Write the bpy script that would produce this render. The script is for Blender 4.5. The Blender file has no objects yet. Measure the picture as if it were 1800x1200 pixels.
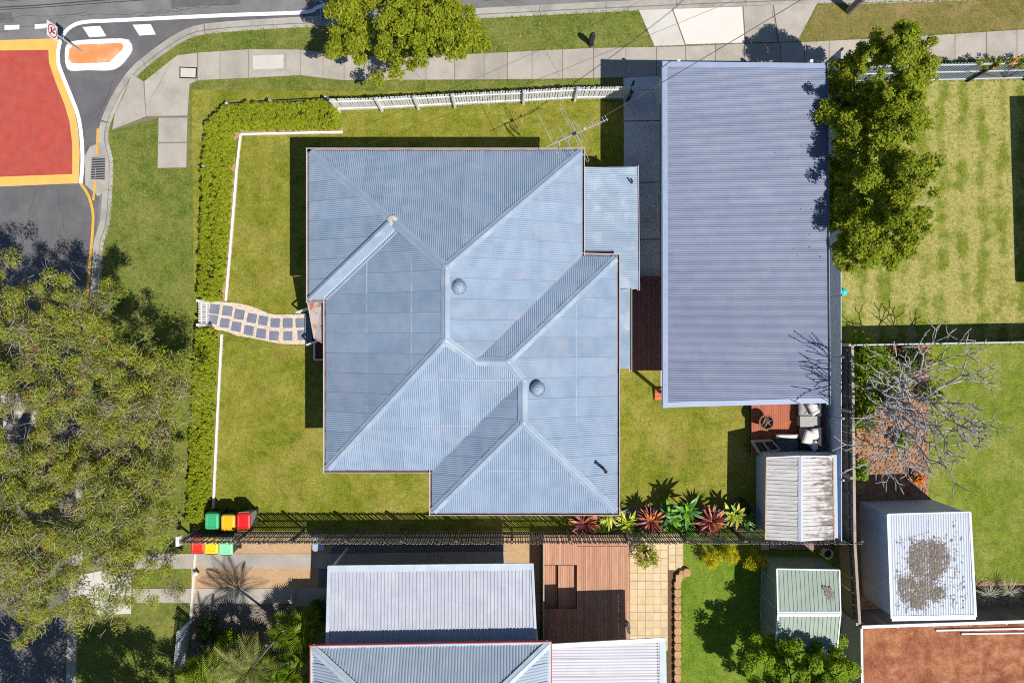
import bpy, math, random
import numpy as np
from mathutils import Vector, Matrix

# ------------------------------------------------------------------ camera, sky, sun, exposure
SC = bpy.context.scene
COL = SC.collection
CAM_H, FPX = 30.0, 1200.0          # drone height and focal length (in 1800-px units)
cam_d = bpy.data.cameras.new('camera'); cam_d.lens = 24; cam_d.sensor_width = 36; cam_d.clip_end = 2000
cam = bpy.data.objects.new('camera', cam_d); COL.objects.link(cam)
cam.location = (0, 0, CAM_H); cam.rotation_euler = (0, 0, 0)
SC.camera = cam
SUN_DX, SUN_DY = -0.525, 0.434      # shadow offset per metre of height
elev = math.atan2(1, math.hypot(SUN_DX, SUN_DY))
azim = math.atan2(-SUN_DX, -SUN_DY)
wd = bpy.data.worlds.new('World'); SC.world = wd; wd.use_nodes = True
wn = wd.node_tree.nodes; wl = wd.node_tree.links
bg = wn['Background']
sky = wn.new('ShaderNodeTexSky'); sky.sky_type = 'NISHITA'; sky.sun_disc = False
sky.sun_elevation = elev; sky.sun_rotation = azim; sky.altitude = 50
sky.air_density = 1.0; sky.dust_density = 0.2; sky.ozone_density = 4.0
wl.new(sky.outputs[0], bg.inputs[0]); bg.inputs[1].default_value = 0.078
sun_d = bpy.data.lights.new('sun', 'SUN'); sun_d.energy = 5.0; sun_d.angle = math.radians(0.5); sun_d.color = (1.0, 0.955, 0.88)
sun = bpy.data.objects.new('sun', sun_d); COL.objects.link(sun)
sun.rotation_euler = Vector((SUN_DX, SUN_DY, -1)).to_track_quat('-Z', 'Y').to_euler(); sun.location = (20, -16, 40)
SC.view_settings.view_transform = 'Standard'; SC.view_settings.look = 'None'
SC.view_settings.exposure = 0.18; SC.view_settings.gamma = 1.0
SC.render.engine = 'CYCLES'
SC.cycles.max_bounces = 5; SC.cycles.diffuse_bounces = 3; SC.cycles.glossy_bounces = 2
SC.cycles.transmission_bounces = 3; SC.cycles.transparent_max_bounces = 4
SC.cycles.filter_width = 1.05
SC.cycles.use_denoising = False

# ------------------------------------------------------------------ helpers
R = random.Random(7)
def W(px, py, z=0.0):
    k = (CAM_H - z) / FPX
    return Vector(((px - 900) * k, (600 - py) * k, z))
def G(pts, z=0.0): return [W(x, y, z) for x, y in pts]

ORG = {}
def setp(o, label=None, cat=None, group=None, kind=None):
    if label: o['label'] = label
    if cat: o['category'] = cat
    if group: o['group'] = group
    if kind: o['kind'] = kind
    return o
def thing(name, label, cat, loc, group=None):
    o = bpy.data.objects.new(name, None); COL.objects.link(o); o.empty_display_size = .2
    o.location = loc; ORG[o] = Vector(loc)
    return setp(o, label, cat, group)
def part_group(name, parent):
    o = bpy.data.objects.new(name, None); COL.objects.link(o); o.parent = parent; ORG[o] = ORG[parent]; return o
def place(me, name, parent, loc, rot=(0, 0, 0), scl=(1, 1, 1)):
    o = bpy.data.objects.new(name, me); COL.objects.link(o); o.parent = parent
    o.location = Vector(loc) - ORG[parent]; o.rotation_euler = rot; o.scale = scl; ORG[o] = ORG[parent]
    return o

class MB:
    def __init__(s): s.v = []; s.f = []
    def add(s, vs, fs):
        b = len(s.v); s.v.extend(Vector(p) for p in vs); s.f.extend([tuple(b + i for i in f) for f in fs]); return s
    def poly(s, pts): return s.add(pts, [tuple(range(len(pts)))])
    def prism(s, pts, z0, z1):
        n = len(pts); a = [Vector((p[0], p[1], z0)) for p in pts]; c = [Vector((p[0], p[1], z1)) for p in pts]
        ar = sum(pts[i][0] * pts[(i + 1) % n][1] - pts[(i + 1) % n][0] * pts[i][1] for i in range(n))
        if ar < 0: a.reverse(); c.reverse()
        fs = [tuple(range(n, 2 * n)), tuple(range(n - 1, -1, -1))] + [(i, (i + 1) % n, n + (i + 1) % n, n + i) for i in range(n)]
        return s.add(a + c, fs)
    def loft(s, top, bot):
        n = len(top)
        return s.add(list(bot) + list(top), [tuple(range(n, 2 * n)), tuple(range(n - 1, -1, -1))] + [(i, (i + 1) % n, n + (i + 1) % n, n + i) for i in range(n)])
    def box(s, c, sz, rz=0.0, m=None):
        x, y, z = sz[0] / 2, sz[1] / 2, sz[2] / 2
        vs = [Vector((a, b, d)) for d in (-z, z) for a, b in ((-x, -y), (x, -y), (x, y), (-x, y))]
        if m is None: m = Matrix.Rotation(rz, 3, 'Z')
        return s.add([m @ p + Vector(c) for p in vs], [(3, 2, 1, 0), (4, 5, 6, 7), (0, 1, 5, 4), (1, 2, 6, 5), (2, 3, 7, 6), (3, 0, 4, 7)])
    def bar(s, p, q, w, h):
        p = Vector(p); q = Vector(q); d = q - p; L = d.length; d.normalize()
        up = Vector((0, 0, 1)) if abs(d.z) < .95 else Vector((1, 0, 0))
        y = up.cross(d).normalized(); z = d.cross(y)
        m = Matrix((d, y, z)).transposed()
        return s.box((p + q) / 2, (L, w, h), m=m)
    def tube(s, pts, rad, n=6, cap=True):
        pts = [Vector(p) for p in pts]; k = len(pts)
        if not hasattr(rad, '__len__'): rad = [rad] * k
        b = len(s.v); prev = None
        for i in range(k):
            d = (pts[min(i + 1, k - 1)] - pts[max(i - 1, 0)]).normalized()
            if prev is None:
                a = Vector((0, 0, 1)) if abs(d.z) < .9 else Vector((1, 0, 0))
                x = a.cross(d).normalized()
            else:
                x = (prev - d * prev.dot(d)); x = x.normalized() if x.length > 1e-6 else Vector((1, 0, 0))
            prev = x; y = d.cross(x)
            for j in range(n):
                t = 2 * math.pi * j / n
                s.v.append(pts[i] + (x * math.cos(t) + y * math.sin(t)) * rad[i])
        for i in range(k - 1):
            for j in range(n):
                s.f.append((b + i * n + j, b + i * n + (j + 1) % n, b + (i + 1) * n + (j + 1) % n, b + (i + 1) * n + j))
        if cap: s.f.append(tuple(b + j for j in range(n - 1, -1, -1))); s.f.append(tuple(b + (k - 1) * n + j for j in range(n)))
        return s
    def lathe(s, c, prof, n=20):
        c = Vector(c); b = len(s.v)
        for r, z in prof:
            for j in range(n):
                t = 2 * math.pi * j / n; s.v.append(c + Vector((r * math.cos(t), r * math.sin(t), z)))
        for i in range(len(prof) - 1):
            for j in range(n):
                s.f.append((b + i * n + j, b + i * n + (j + 1) % n, b + (i + 1) * n + (j + 1) % n, b + (i + 1) * n + j))
        s.f.append(tuple(b + (len(prof) - 1) * n + j for j in range(n))); s.f.append(tuple(b + j for j in range(n - 1, -1, -1)))
        return s
    def mesh(s, name, mat, org=Vector((0, 0, 0)), smooth=False):
        me = bpy.data.meshes.new(name)
        me.from_pydata([(p - org)[:] for p in s.v], [], s.f); me.materials.append(mat)
        if smooth: me.polygons.foreach_set('use_smooth', [True] * len(me.polygons))
        me.update(); return me

def part(mb, name, mat, parent, smooth=False, kind=None):
    me = mb.mesh(name, mat, ORG[parent], smooth)
    o = bpy.data.objects.new(name, me); COL.objects.link(o); o.parent = parent; ORG[o] = ORG[parent]
    if kind: o['kind'] = kind
    return o
def top(mb, name, mat, label=None, cat=None, group=None, kind=None, smooth=False, org=None):
    if org is None:
        xs = [p.x for p in mb.v]; ys = [p.y for p in mb.v]; zs = [p.z for p in mb.v]
        org = Vector(((min(xs) + max(xs)) / 2, (min(ys) + max(ys)) / 2, min(zs)))
    me = mb.mesh(name, mat, org, smooth)
    o = bpy.data.objects.new(name, me); COL.objects.link(o); o.location = org; ORG[o] = org
    return setp(o, label, cat, group, kind)
def sheet(px, name, mat, z, kind='structure', zs=None):
    return top(MB().poly(G(px, z)), name, mat, kind=kind)
def np_mesh(name, V, F, mat, mi=None):
    """V (n,3), F (m,4) quads or (m,3) tris"""
    me = bpy.data.meshes.new(name); k = F.shape[1]
    me.vertices.add(len(V)); me.vertices.foreach_set('co', np.asarray(V, np.float32).ravel())
    me.loops.add(F.size); me.loops.foreach_set('vertex_index', F.astype(np.int32).ravel())
    me.polygons.add(len(F)); me.polygons.foreach_set('loop_start', np.arange(0, F.size, k, dtype=np.int32))
    for q in (mat if isinstance(mat, list) else [mat]): me.materials.append(q)
    if mi is not None: me.polygons.foreach_set('material_index', np.asarray(mi, np.int32))
    me.update(calc_edges=True); me.validate(); return me
def np_part(V, F, name, mat, parent, kind=None, mi=None):
    o = bpy.data.objects.new(name, np_mesh(name, np.asarray(V) - np.array(ORG[parent]), F, mat, mi)); COL.objects.link(o); o.parent = parent; ORG[o] = ORG[parent]
    if kind: o['kind'] = kind
    return o
def smooth_line(pts, step=.25, closed=False):
    P = [Vector(p) for p in pts]; out = []; n = len(P)
    for i in range(n - 1 if not closed else n):
        p0 = P[i - 1] if (i > 0 or closed) else P[i]; p1 = P[i]; p2 = P[(i + 1) % n]; p3 = P[(i + 2) % n] if (i + 2 < n or closed) else p2
        k = max(2, int((p2 - p1).length / step))
        if k > 60: k = 60
        for j in range(k):
            t = j / k
            out.append(.5 * ((2 * p1) + (p2 - p0) * t + (2 * p0 - 5 * p1 + 4 * p2 - p3) * t * t + (3 * p1 - p0 - 3 * p2 + p3) * t ** 3))
    if not closed: out.append(P[-1])
    return out
def offset_line(P, d):
    out = []
    for i, p in enumerate(P):
        a = P[max(i - 1, 0)]; b = P[min(i + 1, len(P) - 1)]; t = (b - a); t.z = 0; t.normalize()
        out.append(p + Vector((-t.y, t.x, 0)) * d)
    return out
def inset(poly, d):
    n = len(poly); P = [Vector((p[0], p[1])) for p in poly]
    ar = sum(P[i].x * P[(i + 1) % n].y - P[(i + 1) % n].x * P[i].y for i in range(n)); sg = 1 if ar > 0 else -1
    out = []
    for i in range(n):
        a, b, c = P[i - 1], P[i], P[(i + 1) % n]
        d1 = (b - a).normalized(); d2 = (c - b).normalized()
        n1 = Vector((-d1.y, d1.x)) * sg; n2 = Vector((-d2.y, d2.x)) * sg
        den = 1 + n1.dot(n2)
        out.append(b + (n1 + n2) * (d / max(den, .25)))
    return out
def line_strip(px, width, z, closed=False, step=.15, smooth=True):
    P = G(px, z); P = smooth_line(P, step) if smooth else P
    a = offset_line(P, width / 2); b = offset_line(P, -width / 2); mb = MB()
    mb.add(a + b, [(i, len(P) + i, len(P) + i + 1, i + 1) for i in range(len(P) - 1)]); return mb
def in_poly(x, y, poly):
    c = False; n = len(poly); j = n - 1
    for i in range(n):
        xi, yi = poly[i][0], poly[i][1]; xj, yj = poly[j][0], poly[j][1]
        if (yi > y) != (yj > y) and x < (xj - xi) * (y - yi) / (yj - yi) + xi: c = not c
        j = i
    return c

# ------------------------------------------------------------------ materials
def nodes(name):
    m = bpy.data.materials.new(name); m.use_nodes = True
    return m, m.node_tree.nodes, m.node_tree.links, m.node_tree.nodes['Principled BSDF']
def ramp(n, l, fac, stops):
    r = n.new('ShaderNodeValToRGB'); e = r.color_ramp.elements
    while len(e) < len(stops): e.new(.5)
    for i, (p, c) in enumerate(stops): e[i].position = p; e[i].color = (*c, 1) if len(c) == 3 else c
    l.new(fac, r.inputs[0]); return r.outputs[0]
def noise(n, l, vec, scale, detail=5, rough=.6, dist=0.0):
    t = n.new('ShaderNodeTexNoise'); t.inputs['Scale'].default_value = scale; t.inputs['Detail'].default_value = detail
    t.inputs['Roughness'].default_value = rough; t.inputs['Distortion'].default_value = dist
    l.new(vec, t.inputs['Vector']); return t.outputs[0]
def mixc(n, l, f, a, b, mode='MIX'):
    x = n.new('ShaderNodeMix'); x.data_type = 'RGBA'; x.blend_type = mode
    for s, v in ((x.inputs[0], f), (x.inputs[6], a), (x.inputs[7], b)):
        if isinstance(v, (int, float)): s.default_value = v
        elif isinstance(v, tuple): s.default_value = (*v, 1)
        else: l.new(v, s)
    return x.outputs[2]
def M(name, c1, c2=None, s=4.0, c3=None, s3=.6, f3=.6, t3=(.5, .62), rough=.75, spec=.3, bump=0.0, bs=40.0, rnd=0.0, metal=0.0, stretch=None, fine=0.0, fs=60.0, coat=0.0):
    """colour c1/c2 mottled at scale s, patches of c3 at scale s3, fine grain, per-object value jitter"""
    m, n, l, b = nodes(name)
    tc = n.new('ShaderNodeTexCoord'); vec = tc.outputs['Object']
    oi = n.new('ShaderNodeObjectInfo')
    mp = n.new('ShaderNodeMapping'); l.new(vec, mp.inputs[0])
    if stretch: mp.inputs['Scale'].default_value = stretch
    if rnd:
        ml = n.new('ShaderNodeVectorMath'); ml.operation = 'SCALE'; ml.inputs[0].default_value = (31, 17, 9); l.new(oi.outputs['Random'], ml.inputs['Scale']); l.new(ml.outputs[0], mp.inputs['Location'])
    vec = mp.outputs[0]
    c2 = c2 or c1
    col = ramp(n, l, noise(n, l, vec, s, 6), [(.32, c1), (.68, c2)])
    if c3:
        fac = ramp(n, l, noise(n, l, vec, s3, 8, .65), [(t3[0], (0, 0, 0)), (t3[1], (f3, f3, f3))])
        col = mixc(n, l, fac, col, c3)
    if fine:
        g = ramp(n, l, noise(n, l, vec, fs, 3, .7), [(.25, (1 - fine,) * 3), (.75, (1 + fine,) * 3)])
        col = mixc(n, l, 1.0, col, g, 'MULTIPLY')
    if rnd:
        g = n.new('ShaderNodeMapRange'); l.new(oi.outputs['Random'], g.inputs[0]); g.inputs[3].default_value = 1 - rnd; g.inputs[4].default_value = 1 + rnd
        hv = n.new('ShaderNodeHueSaturation'); l.new(g.outputs[0], hv.inputs['Value']); l.new(col, hv.inputs['Color']); col = hv.outputs[0]
    l.new(col, b.inputs['Base Color'])
    b.inputs['Roughness'].default_value = rough; b.inputs['Metallic'].default_value = metal
    b.inputs['Specular IOR Level'].default_value = spec
    if coat: b.inputs['Coat Weight'].default_value = coat
    if bump:
        bp = n.new('ShaderNodeBump'); bp.inputs['Strength'].default_value = bump; bp.inputs['Distance'].default_value = .02
        l.new(noise(n, l, vec, bs, 4, .7), bp.inputs['Height']); l.new(bp.outputs[0], b.inputs['Normal'])
    return m
def grass_mat(name, dark, mid, dry, dryt=(.5, .7), big=.35, stripe=0.0, soil=None, soilt=(.66, .74)):
    m, n, l, b = nodes(name)
    tc = n.new('ShaderNodeTexCoord'); vec = tc.outputs['Object']
    base = ramp(n, l, noise(n, l, vec, 17, 5, .8), [(.36, tuple(x * .62 for x in dark)), (.50, tuple((x + y) / 2 for x, y in zip(dark, mid))), (.64, tuple(x * 1.15 for x in mid))])
    g2 = ramp(n, l, noise(n, l, vec, 2.6, 6, .7), [(.32, (.60, .70, .58)), (.68, (1.30, 1.22, 1.12))])
    base = mixc(n, l, 1.0, base, g2, 'MULTIPLY')
    f = noise(n, l, vec, big, 8, .72)
    if stripe:
        wv = n.new('ShaderNodeTexWave'); wv.wave_type = 'BANDS'; wv.bands_direction = 'X'; wv.inputs['Scale'].default_value = stripe
        wv.inputs['Distortion'].default_value = 2.6; wv.inputs['Detail'].default_value = 4; wv.inputs['Detail Scale'].default_value = 1.4
        l.new(vec, wv.inputs['Vector'])
        mm = n.new('ShaderNodeMath'); mm.operation = 'MULTIPLY_ADD'; mm.inputs[1].default_value = .11; l.new(wv.outputs['Fac'], mm.inputs[0]); l.new(f, mm.inputs[2])
        ms = n.new('ShaderNodeMath'); ms.operation = 'SUBTRACT'; ms.inputs[1].default_value = .052; l.new(mm.outputs[0], ms.inputs[0]); f = ms.outputs[0]
    fd = ramp(n, l, f, [(dryt[0], (0, 0, 0)), (dryt[1], (.9, .9, .9))])
    fg = ramp(n, l, noise(n, l, vec, 7, 6, .75), [(.36, (.15, .15, .15)), (.64, (1, 1, 1))])
    fac = mixc(n, l, 1.0, fd, fg, 'MULTIPLY')
    dn = ramp(n, l, noise(n, l, vec, 19, 5, .8), [(.34, tuple(x * .55 for x in dry)), (.66, tuple(x * 1.22 for x in dry))])
    col = mixc(n, l, fac, base, dn)
    if soil:
        fs = ramp(n, l, noise(n, l, vec, .55, 8, .7, .3), [(soilt[0], (0, 0, 0)), (soilt[1], (.8, .8, .8))])
        col = mixc(n, l, fs, col, soil)
    l.new(col, b.inputs['Base Color']); b.inputs['Roughness'].default_value = .95; b.inputs['Specular IOR Level'].default_value = .08
    bp = n.new('ShaderNodeBump'); bp.inputs['Strength'].default_value = .9; bp.inputs['Distance'].default_value = .06
    l.new(noise(n, l, vec, 15, 6, .8), bp.inputs['Height']); l.new(bp.outputs[0], b.inputs['Normal'])
    return m
def leaf_mat(name, cols, trans=.3, rough=.6):
    m, n, l, b = nodes(name)
    geo = n.new('ShaderNodeNewGeometry')
    k = len(cols); col = ramp(n, l, geo.outputs['Random Per Island'], [((i + .5) / k, c) for i, c in enumerate(cols)])
    l.new(col, b.inputs['Base Color']); b.inputs['Roughness'].default_value = rough; b.inputs['Specular IOR Level'].default_value = .18
    tr = n.new('ShaderNodeBsdfTranslucent'); l.new(mixc(n, l, 1.0, col, (1.25, 1.2, .55), 'MULTIPLY'), tr.inputs[0])
    mx = n.new('ShaderNodeMixShader'); mx.inputs[0].default_value = trans
    l.new(b.outputs[0], mx.inputs[1]); l.new(tr.outputs[0], mx.inputs[2]); l.new(mx.outputs[0], n['Material Output'].inputs[0])
    return m

m_ground = M('ground_soil', (.16, .13, .06), (.12, .13, .04), 1.2, fine=.2)
m_verge = grass_mat('verge_grass', (.085, .125, .022), (.20, .235, .05), (.33, .29, .09), (.43, .66), .45, soil=(.36, .25, .13), soilt=(.66, .76))
m_verge_dry = grass_mat('dry_verge_grass', (.12, .12, .03), (.24, .22, .06), (.36, .26, .12), (.36, .62), .6, soil=(.38, .24, .13), soilt=(.56, .70))
m_lawn = grass_mat('house_lawn', (.095, .13, .012), (.265, .27, .030), (.45, .385, .10), (.42, .62), .6, soil=(.36, .25, .075), soilt=(.52, .76))
m_lawn_ne = grass_mat('striped_lawn', (.11, .15, .02), (.28, .30, .05), (.60, .50, .20), (.42, .54), .7, stripe=.36)
m_lawn_e = grass_mat('green_lawn', (.10, .15, .018), (.235, .285, .035), (.44, .40, .12), (.44, .66), .5)
m_lawn_s = grass_mat('bright_lawn', (.08, .16, .015), (.20, .30, .03), (.36, .36, .08), (.48, .70), .6)
m_asphalt = M('asphalt', (.150, .145, .148), (.195, .188, .188), 1.1, (.26, .25, .245), .35, .7, (.52, .68), rough=.9, bump=.4, bs=40, fine=.34, fs=24, spec=.2)
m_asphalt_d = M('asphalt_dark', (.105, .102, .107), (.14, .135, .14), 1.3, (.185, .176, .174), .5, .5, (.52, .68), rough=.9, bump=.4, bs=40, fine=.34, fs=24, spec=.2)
m_red = M('red_road_paint', (.385, .055, .040), (.44, .082, .058), 2.4, (.32, .085, .07), .7, .45, (.47, .68), rough=.85, fine=.26, fs=22)
m_orange = M('yellow_road_paint', (.70, .39, .085), (.76, .45, .12), 1.5, (.58, .38, .15), 1.1, .5, rough=.85, fine=.12, fs=40)
m_white_line = M('white_road_paint', (.84, .84, .84), (.76, .76, .75), 2, (.36, .35, .34), 7, .8, (.585, .66), rough=.8, fine=.08)
m_yellow_line = M('yellow_line_paint', (.62, .34, .03), (.66, .39, .06), 3, (.40, .27, .11), 2.5, .7, (.50, .62), rough=.85, fine=.15)
m_conc = M('concrete_path', (.355, .318, .275), (.415, .375, .325), 1.2, (.28, .255, .225), .8, .7, (.46, .66), rough=.9, rnd=.07, fine=.16, fs=30, bump=.12, bs=70)
m_conc_l = M('concrete_pale', (.50, .475, .43), (.56, .535, .49), 1.2, (.44, .41, .365), .8, .6, (.5, .68), rough=.9, rnd=.03, fine=.08, fs=30)
m_conc_g = M('concrete_kerb', (.34, .315, .275), (.41, .385, .34), 1.6, (.24, .215, .18), .9, .7, (.48, .66), rough=.9, rnd=.05, fine=.13, fs=30)
m_joint = M('path_joint', (.16, .135, .10), (.20, .17, .12), 3, rough=.95)
m_conc_b = M('concrete_drive', (.56, .57, .58), (.62, .63, .64), .9, (.42, .42, .43), .6, .6, rough=.85, fine=.08)
def roof_mat(name, c1, c2, dirt, f3=.4, rough=.42, s3=.7, rnd=.05, t3=(.5, .68)):
    return M(name, c1, c2, 1.4, dirt, s3, f3, t3, rough=rough, spec=.35, rnd=rnd, fine=.05, fs=14)
m_roof = roof_mat('house_roof_iron', (.215, .288, .39), (.275, .348, .45), (.325, .35, .425), .6, s3=1.3)
m_cap = M('ridge_capping', (.235, .30, .39), (.29, .355, .445), 2.2, (.39, .435, .50), .9, .6, rough=.45, spec=.35, fine=.05)
m_roof_lean = roof_mat('lean_roof_iron', (.21, .285, .375), (.26, .335, .425), (.44, .49, .55), .6, s3=1.1)
m_roof_cp = roof_mat('carport_iron', (.155, .185, .272), (.188, .217, .308), (.225, .245, .318), .5, rnd=.05, s3=1.0)
m_trim_cp = M('carport_trim', (.25, .31, .44), (.29, .35, .48), 1.5, rough=.4, spec=.4)
m_gutter = M('gutter_brown', (.24, .165, .125), (.31, .22, .175), 2, (.12, .09, .07), 1.5, .6, rough=.7, rnd=.08)
m_lip = M('gutter_lip', (.48, .46, .55), (.54, .52, .60), 2, rough=.5)
m_white = M('white_paint', (.80, .80, .80), (.74, .74, .74), 2.5, (.62, .61, .58), 1.5, .35, rough=.6, rnd=.02)
m_wallw = M('weatherboard', (.66, .66, .64), (.60, .60, .58), 1.5, rough=.7)
m_screw = M('roof_screws', (.66, .69, .74), (.40, .43, .48), 4, rough=.5)
m_darkpipe = M('black_pipe', (.015, .02, .026), (.03, .035, .04), 3, rough=.5)
m_metal = M('galvanised', (.48, .48, .50), (.56, .56, .57), 6, rough=.4, spec=.5, metal=.4)
m_rust = M('rusty_awning', (.46, .40, .37), (.52, .46, .43), 2, (.42, .15, .055), 1.5, .95, (.49, .56), rough=.75, fine=.12)
m_deck_r = M('deck_red', (.36, .098, .048), (.43, .135, .066), 3, (.30, .09, .05), 1.2, .5, rough=.7, rnd=.10, stretch=(6, .6, 1), fine=.08)
m_deck_d = M('deck_dark', (.17, .07, .065), (.21, .09, .08), 3, rough=.7, rnd=.10, stretch=(6, .6, 1))
m_deck_s = M('deck_south', (.40, .19, .105), (.48, .25, .155), 3, (.52, .31, .21), .9, .6, (.46, .62), rough=.7, rnd=.11, stretch=(5, .7, 1), fine=.08)
m_hole = M('dark_void', (.02, .018, .016), (.03, .026, .022), 4, rough=.95)
m_timber_d = M('weathered_fence', (.10, .095, .09), (.16, .145, .125), 3, (.20, .17, .13), 1.4, .5, rough=.9, rnd=.18, stretch=(1, 1, .3), fine=.15)
m_timber_n = M('fence_paling', (.34, .29, .24), (.44, .38, .31), 3, (.16, .13, .10), 1.5, .6, rough=.9, rnd=.18, stretch=(1, 1, .3), fine=.12)
m_timber_y = M('tan_paling', (.24, .17, .075), (.31, .22, .11), 3, (.15, .115, .06), 1.5, .6, rough=.9, rnd=.15, stretch=(1, 1, .3))
m_bluefence = M('grey_blue_board', (.46, .54, .67), (.51, .59, .71), 2, rough=.6, rnd=.05)
m_slatblue = M('slat_blue_grey', (.24, .29, .36), (.30, .35, .42), 2, rough=.5, rnd=.06)
m_rail_lt = M('rail_pale_blue', (.44, .49, .58), (.50, .54, .62), 2, rough=.5)
m_mulch = M('bark_mulch', (.30, .165, .095), (.40, .245, .145), 7, (.22, .10, .05), 2.2, .8, (.46, .62), rough=.95, bump=.6, bs=30, fine=.35, fs=22)
m_mulch_g = M('leaf_litter', (.16, .135, .125), (.25, .205, .18), 7, (.11, .09, .08), 1.8, .8, (.45, .62), rough=.95, bump=.6, bs=30, fine=.4, fs=22)
m_gravel = M('tan_gravel', (.42, .265, .145), (.50, .33, .19), 6, (.36, .235, .13), 1.2, .6, (.5, .66), rough=.95, bump=.4, bs=45, fine=.22, fs=26)
m_dirt = M('red_dirt', (.27, .085, .036), (.43, .20, .105), 3.0, (.17, .048, .022), .8, .9, (.44, .62), rough=.95, bump=1.0, bs=7, fine=.42, fs=14)
m_pebble_bed = M('pebble_bed', (.62, .51, .42), (.72, .62, .52), 14, (.45, .33, .25), 6, .6, (.5, .62), rough=.9, bump=.4, bs=40, fine=.2, fs=30)
m_paver = M('slate_paver', (.150, .165, .225), (.18, .195, .26), 3, (.21, .22, .27), 1.5, .5, rough=.75, rnd=.05, fine=.06)
m_earth = M('bare_earth', (.36, .22, .12), (.42, .28, .16), 5, rough=.95, fine=.2)
m_shed_w = roof_mat('white_shed_iron', (.43, .47, .545), (.50, .54, .615), (.40, .43, .49), .4)
m_shed_wall = M('shed_wall_shade_blue', (.40, .51, .68), (.44, .55, .71), 2, rough=.55)  # blue of the sky-lit shade is put into the wall colour
m_shed_roof = M('stained_roof', (.46, .445, .435), (.55, .53, .52), 2.0, (.30, .275, .26), 1.6, .7, (.46, .66), rough=.75, rnd=.05, fine=.16, fs=12, stretch=(.5, 2.5, 1))
m_shed_lichen, n, l, b = nodes('lichen_roof')
tc = n.new('ShaderNodeTexCoord'); mp = n.new('ShaderNodeMapping'); mp.inputs['Scale'].default_value = (.8, 2.2, 1); l.new(tc.outputs['Object'], mp.inputs[0])
sx = n.new('ShaderNodeSeparateXYZ'); l.new(tc.outputs['Object'], sx.inputs[0])
ma = n.new('ShaderNodeMath'); ma.operation = 'MULTIPLY_ADD'; ma.inputs[1].default_value = .17; l.new(sx.outputs[0], ma.inputs[0]); l.new(noise(n, l, mp.outputs[0], 2.4, 9, .68), ma.inputs[2])
bc = ramp(n, l, noise(n, l, mp.outputs[0], 2, 6), [(.32, (.46, .445, .44)), (.68, (.56, .54, .53))])
dk = ramp(n, l, noise(n, l, tc.outputs['Object'], 14, 5, .7), [(.3, (.10, .078, .062)), (.7, (.26, .215, .18))])
l.new(mixc(n, l, ramp(n, l, ma.outputs[0], [(.49, (0, 0, 0)), (.62, (.92, .92, .92))]), bc, dk), b.inputs['Base Color']); b.inputs['Roughness'].default_value = .85
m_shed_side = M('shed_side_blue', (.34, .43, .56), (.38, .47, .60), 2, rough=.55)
m_green = roof_mat('green_shed_iron', (.22, .29, .235), (.255, .325, .265), (.29, .335, .28), .5, rough=.5)
m_green_w = M('green_shed_wall', (.17, .23, .21), (.20, .26, .235), 2, rough=.6)
m_nb_cp = roof_mat('pale_carport_iron', (.39, .405, .465), (.45, .465, .525), (.50, .505, .545), .5, rnd=.02)
m_nb_roof = roof_mat('grey_house_iron', (.29, .35, .42), (.345, .405, .47), (.40, .445, .49), .4, rnd=.02)
m_nb_wh = roof_mat('white_annex_iron', (.50, .49, .52), (.56, .55, .575), (.46, .45, .49), .4, rnd=.02)
m_nb_trim = M('pale_grey_trim', (.40, .46, .52), (.46, .52, .575), 2, (.54, .58, .62), 1, .4, rough=.5)
m_redtrim = M('red_fascia', (.42, .05, .06), (.48, .08, .08), 2, rough=.5)
m_tile = M('sandy_tile', (.56, .43, .25), (.62, .49, .31), 3, (.48, .36, .20), 1.6, .6, rough=.8, rnd=.06, fine=.07)
m_tilejoint = M('tile_grout', (.34, .22, .10), (.38, .26, .13), 3, rough=.95)
m_block = M('sandstone_block', (.42, .24, .115), (.50, .31, .16), 3, (.33, .19, .09), 1.6, .6, rough=.9, rnd=.10, fine=.10)
m_brownpaver = M('brown_paver', (.22, .155, .13), (.27, .20, .17), 3, rough=.9, rnd=.10, fine=.1)
m_greypaver = M('grey_paver', (.33, .30, .28), (.38, .35, .33), 3, rough=.9, rnd=.05, fine=.1)
m_bark = M('grey_bark', (.23, .20, .185), (.32, .285, .265), 8, (.15, .125, .11), 3, .6, rough=.9, fine=.15)
m_twig = M('dry_twig', (.33, .28, .23), (.44, .39, .33), 6, rough=.9)
m_bark_w = M('pale_bark', (.38, .35, .33), (.52, .49, .47), 4, (.26, .22, .19), 3, .7, (.48, .58), rough=.9, fine=.15)
m_bark_b = M('brown_bark', (.13, .095, .065), (.19, .145, .10), 6, rough=.95)
m_bare = M('frangipani_bark', (.30, .27, .265), (.42, .385, .38), 6, (.18, .155, .14), 2.5, .6, rough=.85, fine=.12)
m_lf_bottle = leaf_mat('bottlebrush_leaf', [(.13, .155, .035), (.20, .22, .055), (.18, .21, .035), (.27, .275, .08), (.23, .25, .05), (.34, .33, .11), (.10, .12, .03)], .32)
m_lf_bottle2 = leaf_mat('bottlebrush_young_leaf', [(.27, .32, .03), (.36, .40, .04), (.44, .46, .05), (.22, .27, .035), (.36, .34, .06)], .42)
m_lf_bottle3 = leaf_mat('bottlebrush_dry_leaf', [(.20, .165, .11), (.28, .24, .17), (.34, .30, .22), (.14, .115, .075)], .15)
m_lf_red = leaf_mat('bottlebrush_flower', [(.42, .055, .02), (.50, .11, .035), (.36, .045, .025)], .15)
m_lf_top = leaf_mat('lime_leaf', [(.15, .20, .012), (.27, .325, .015), (.36, .40, .02), (.42, .42, .03), (.21, .26, .015)], .42)
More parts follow.
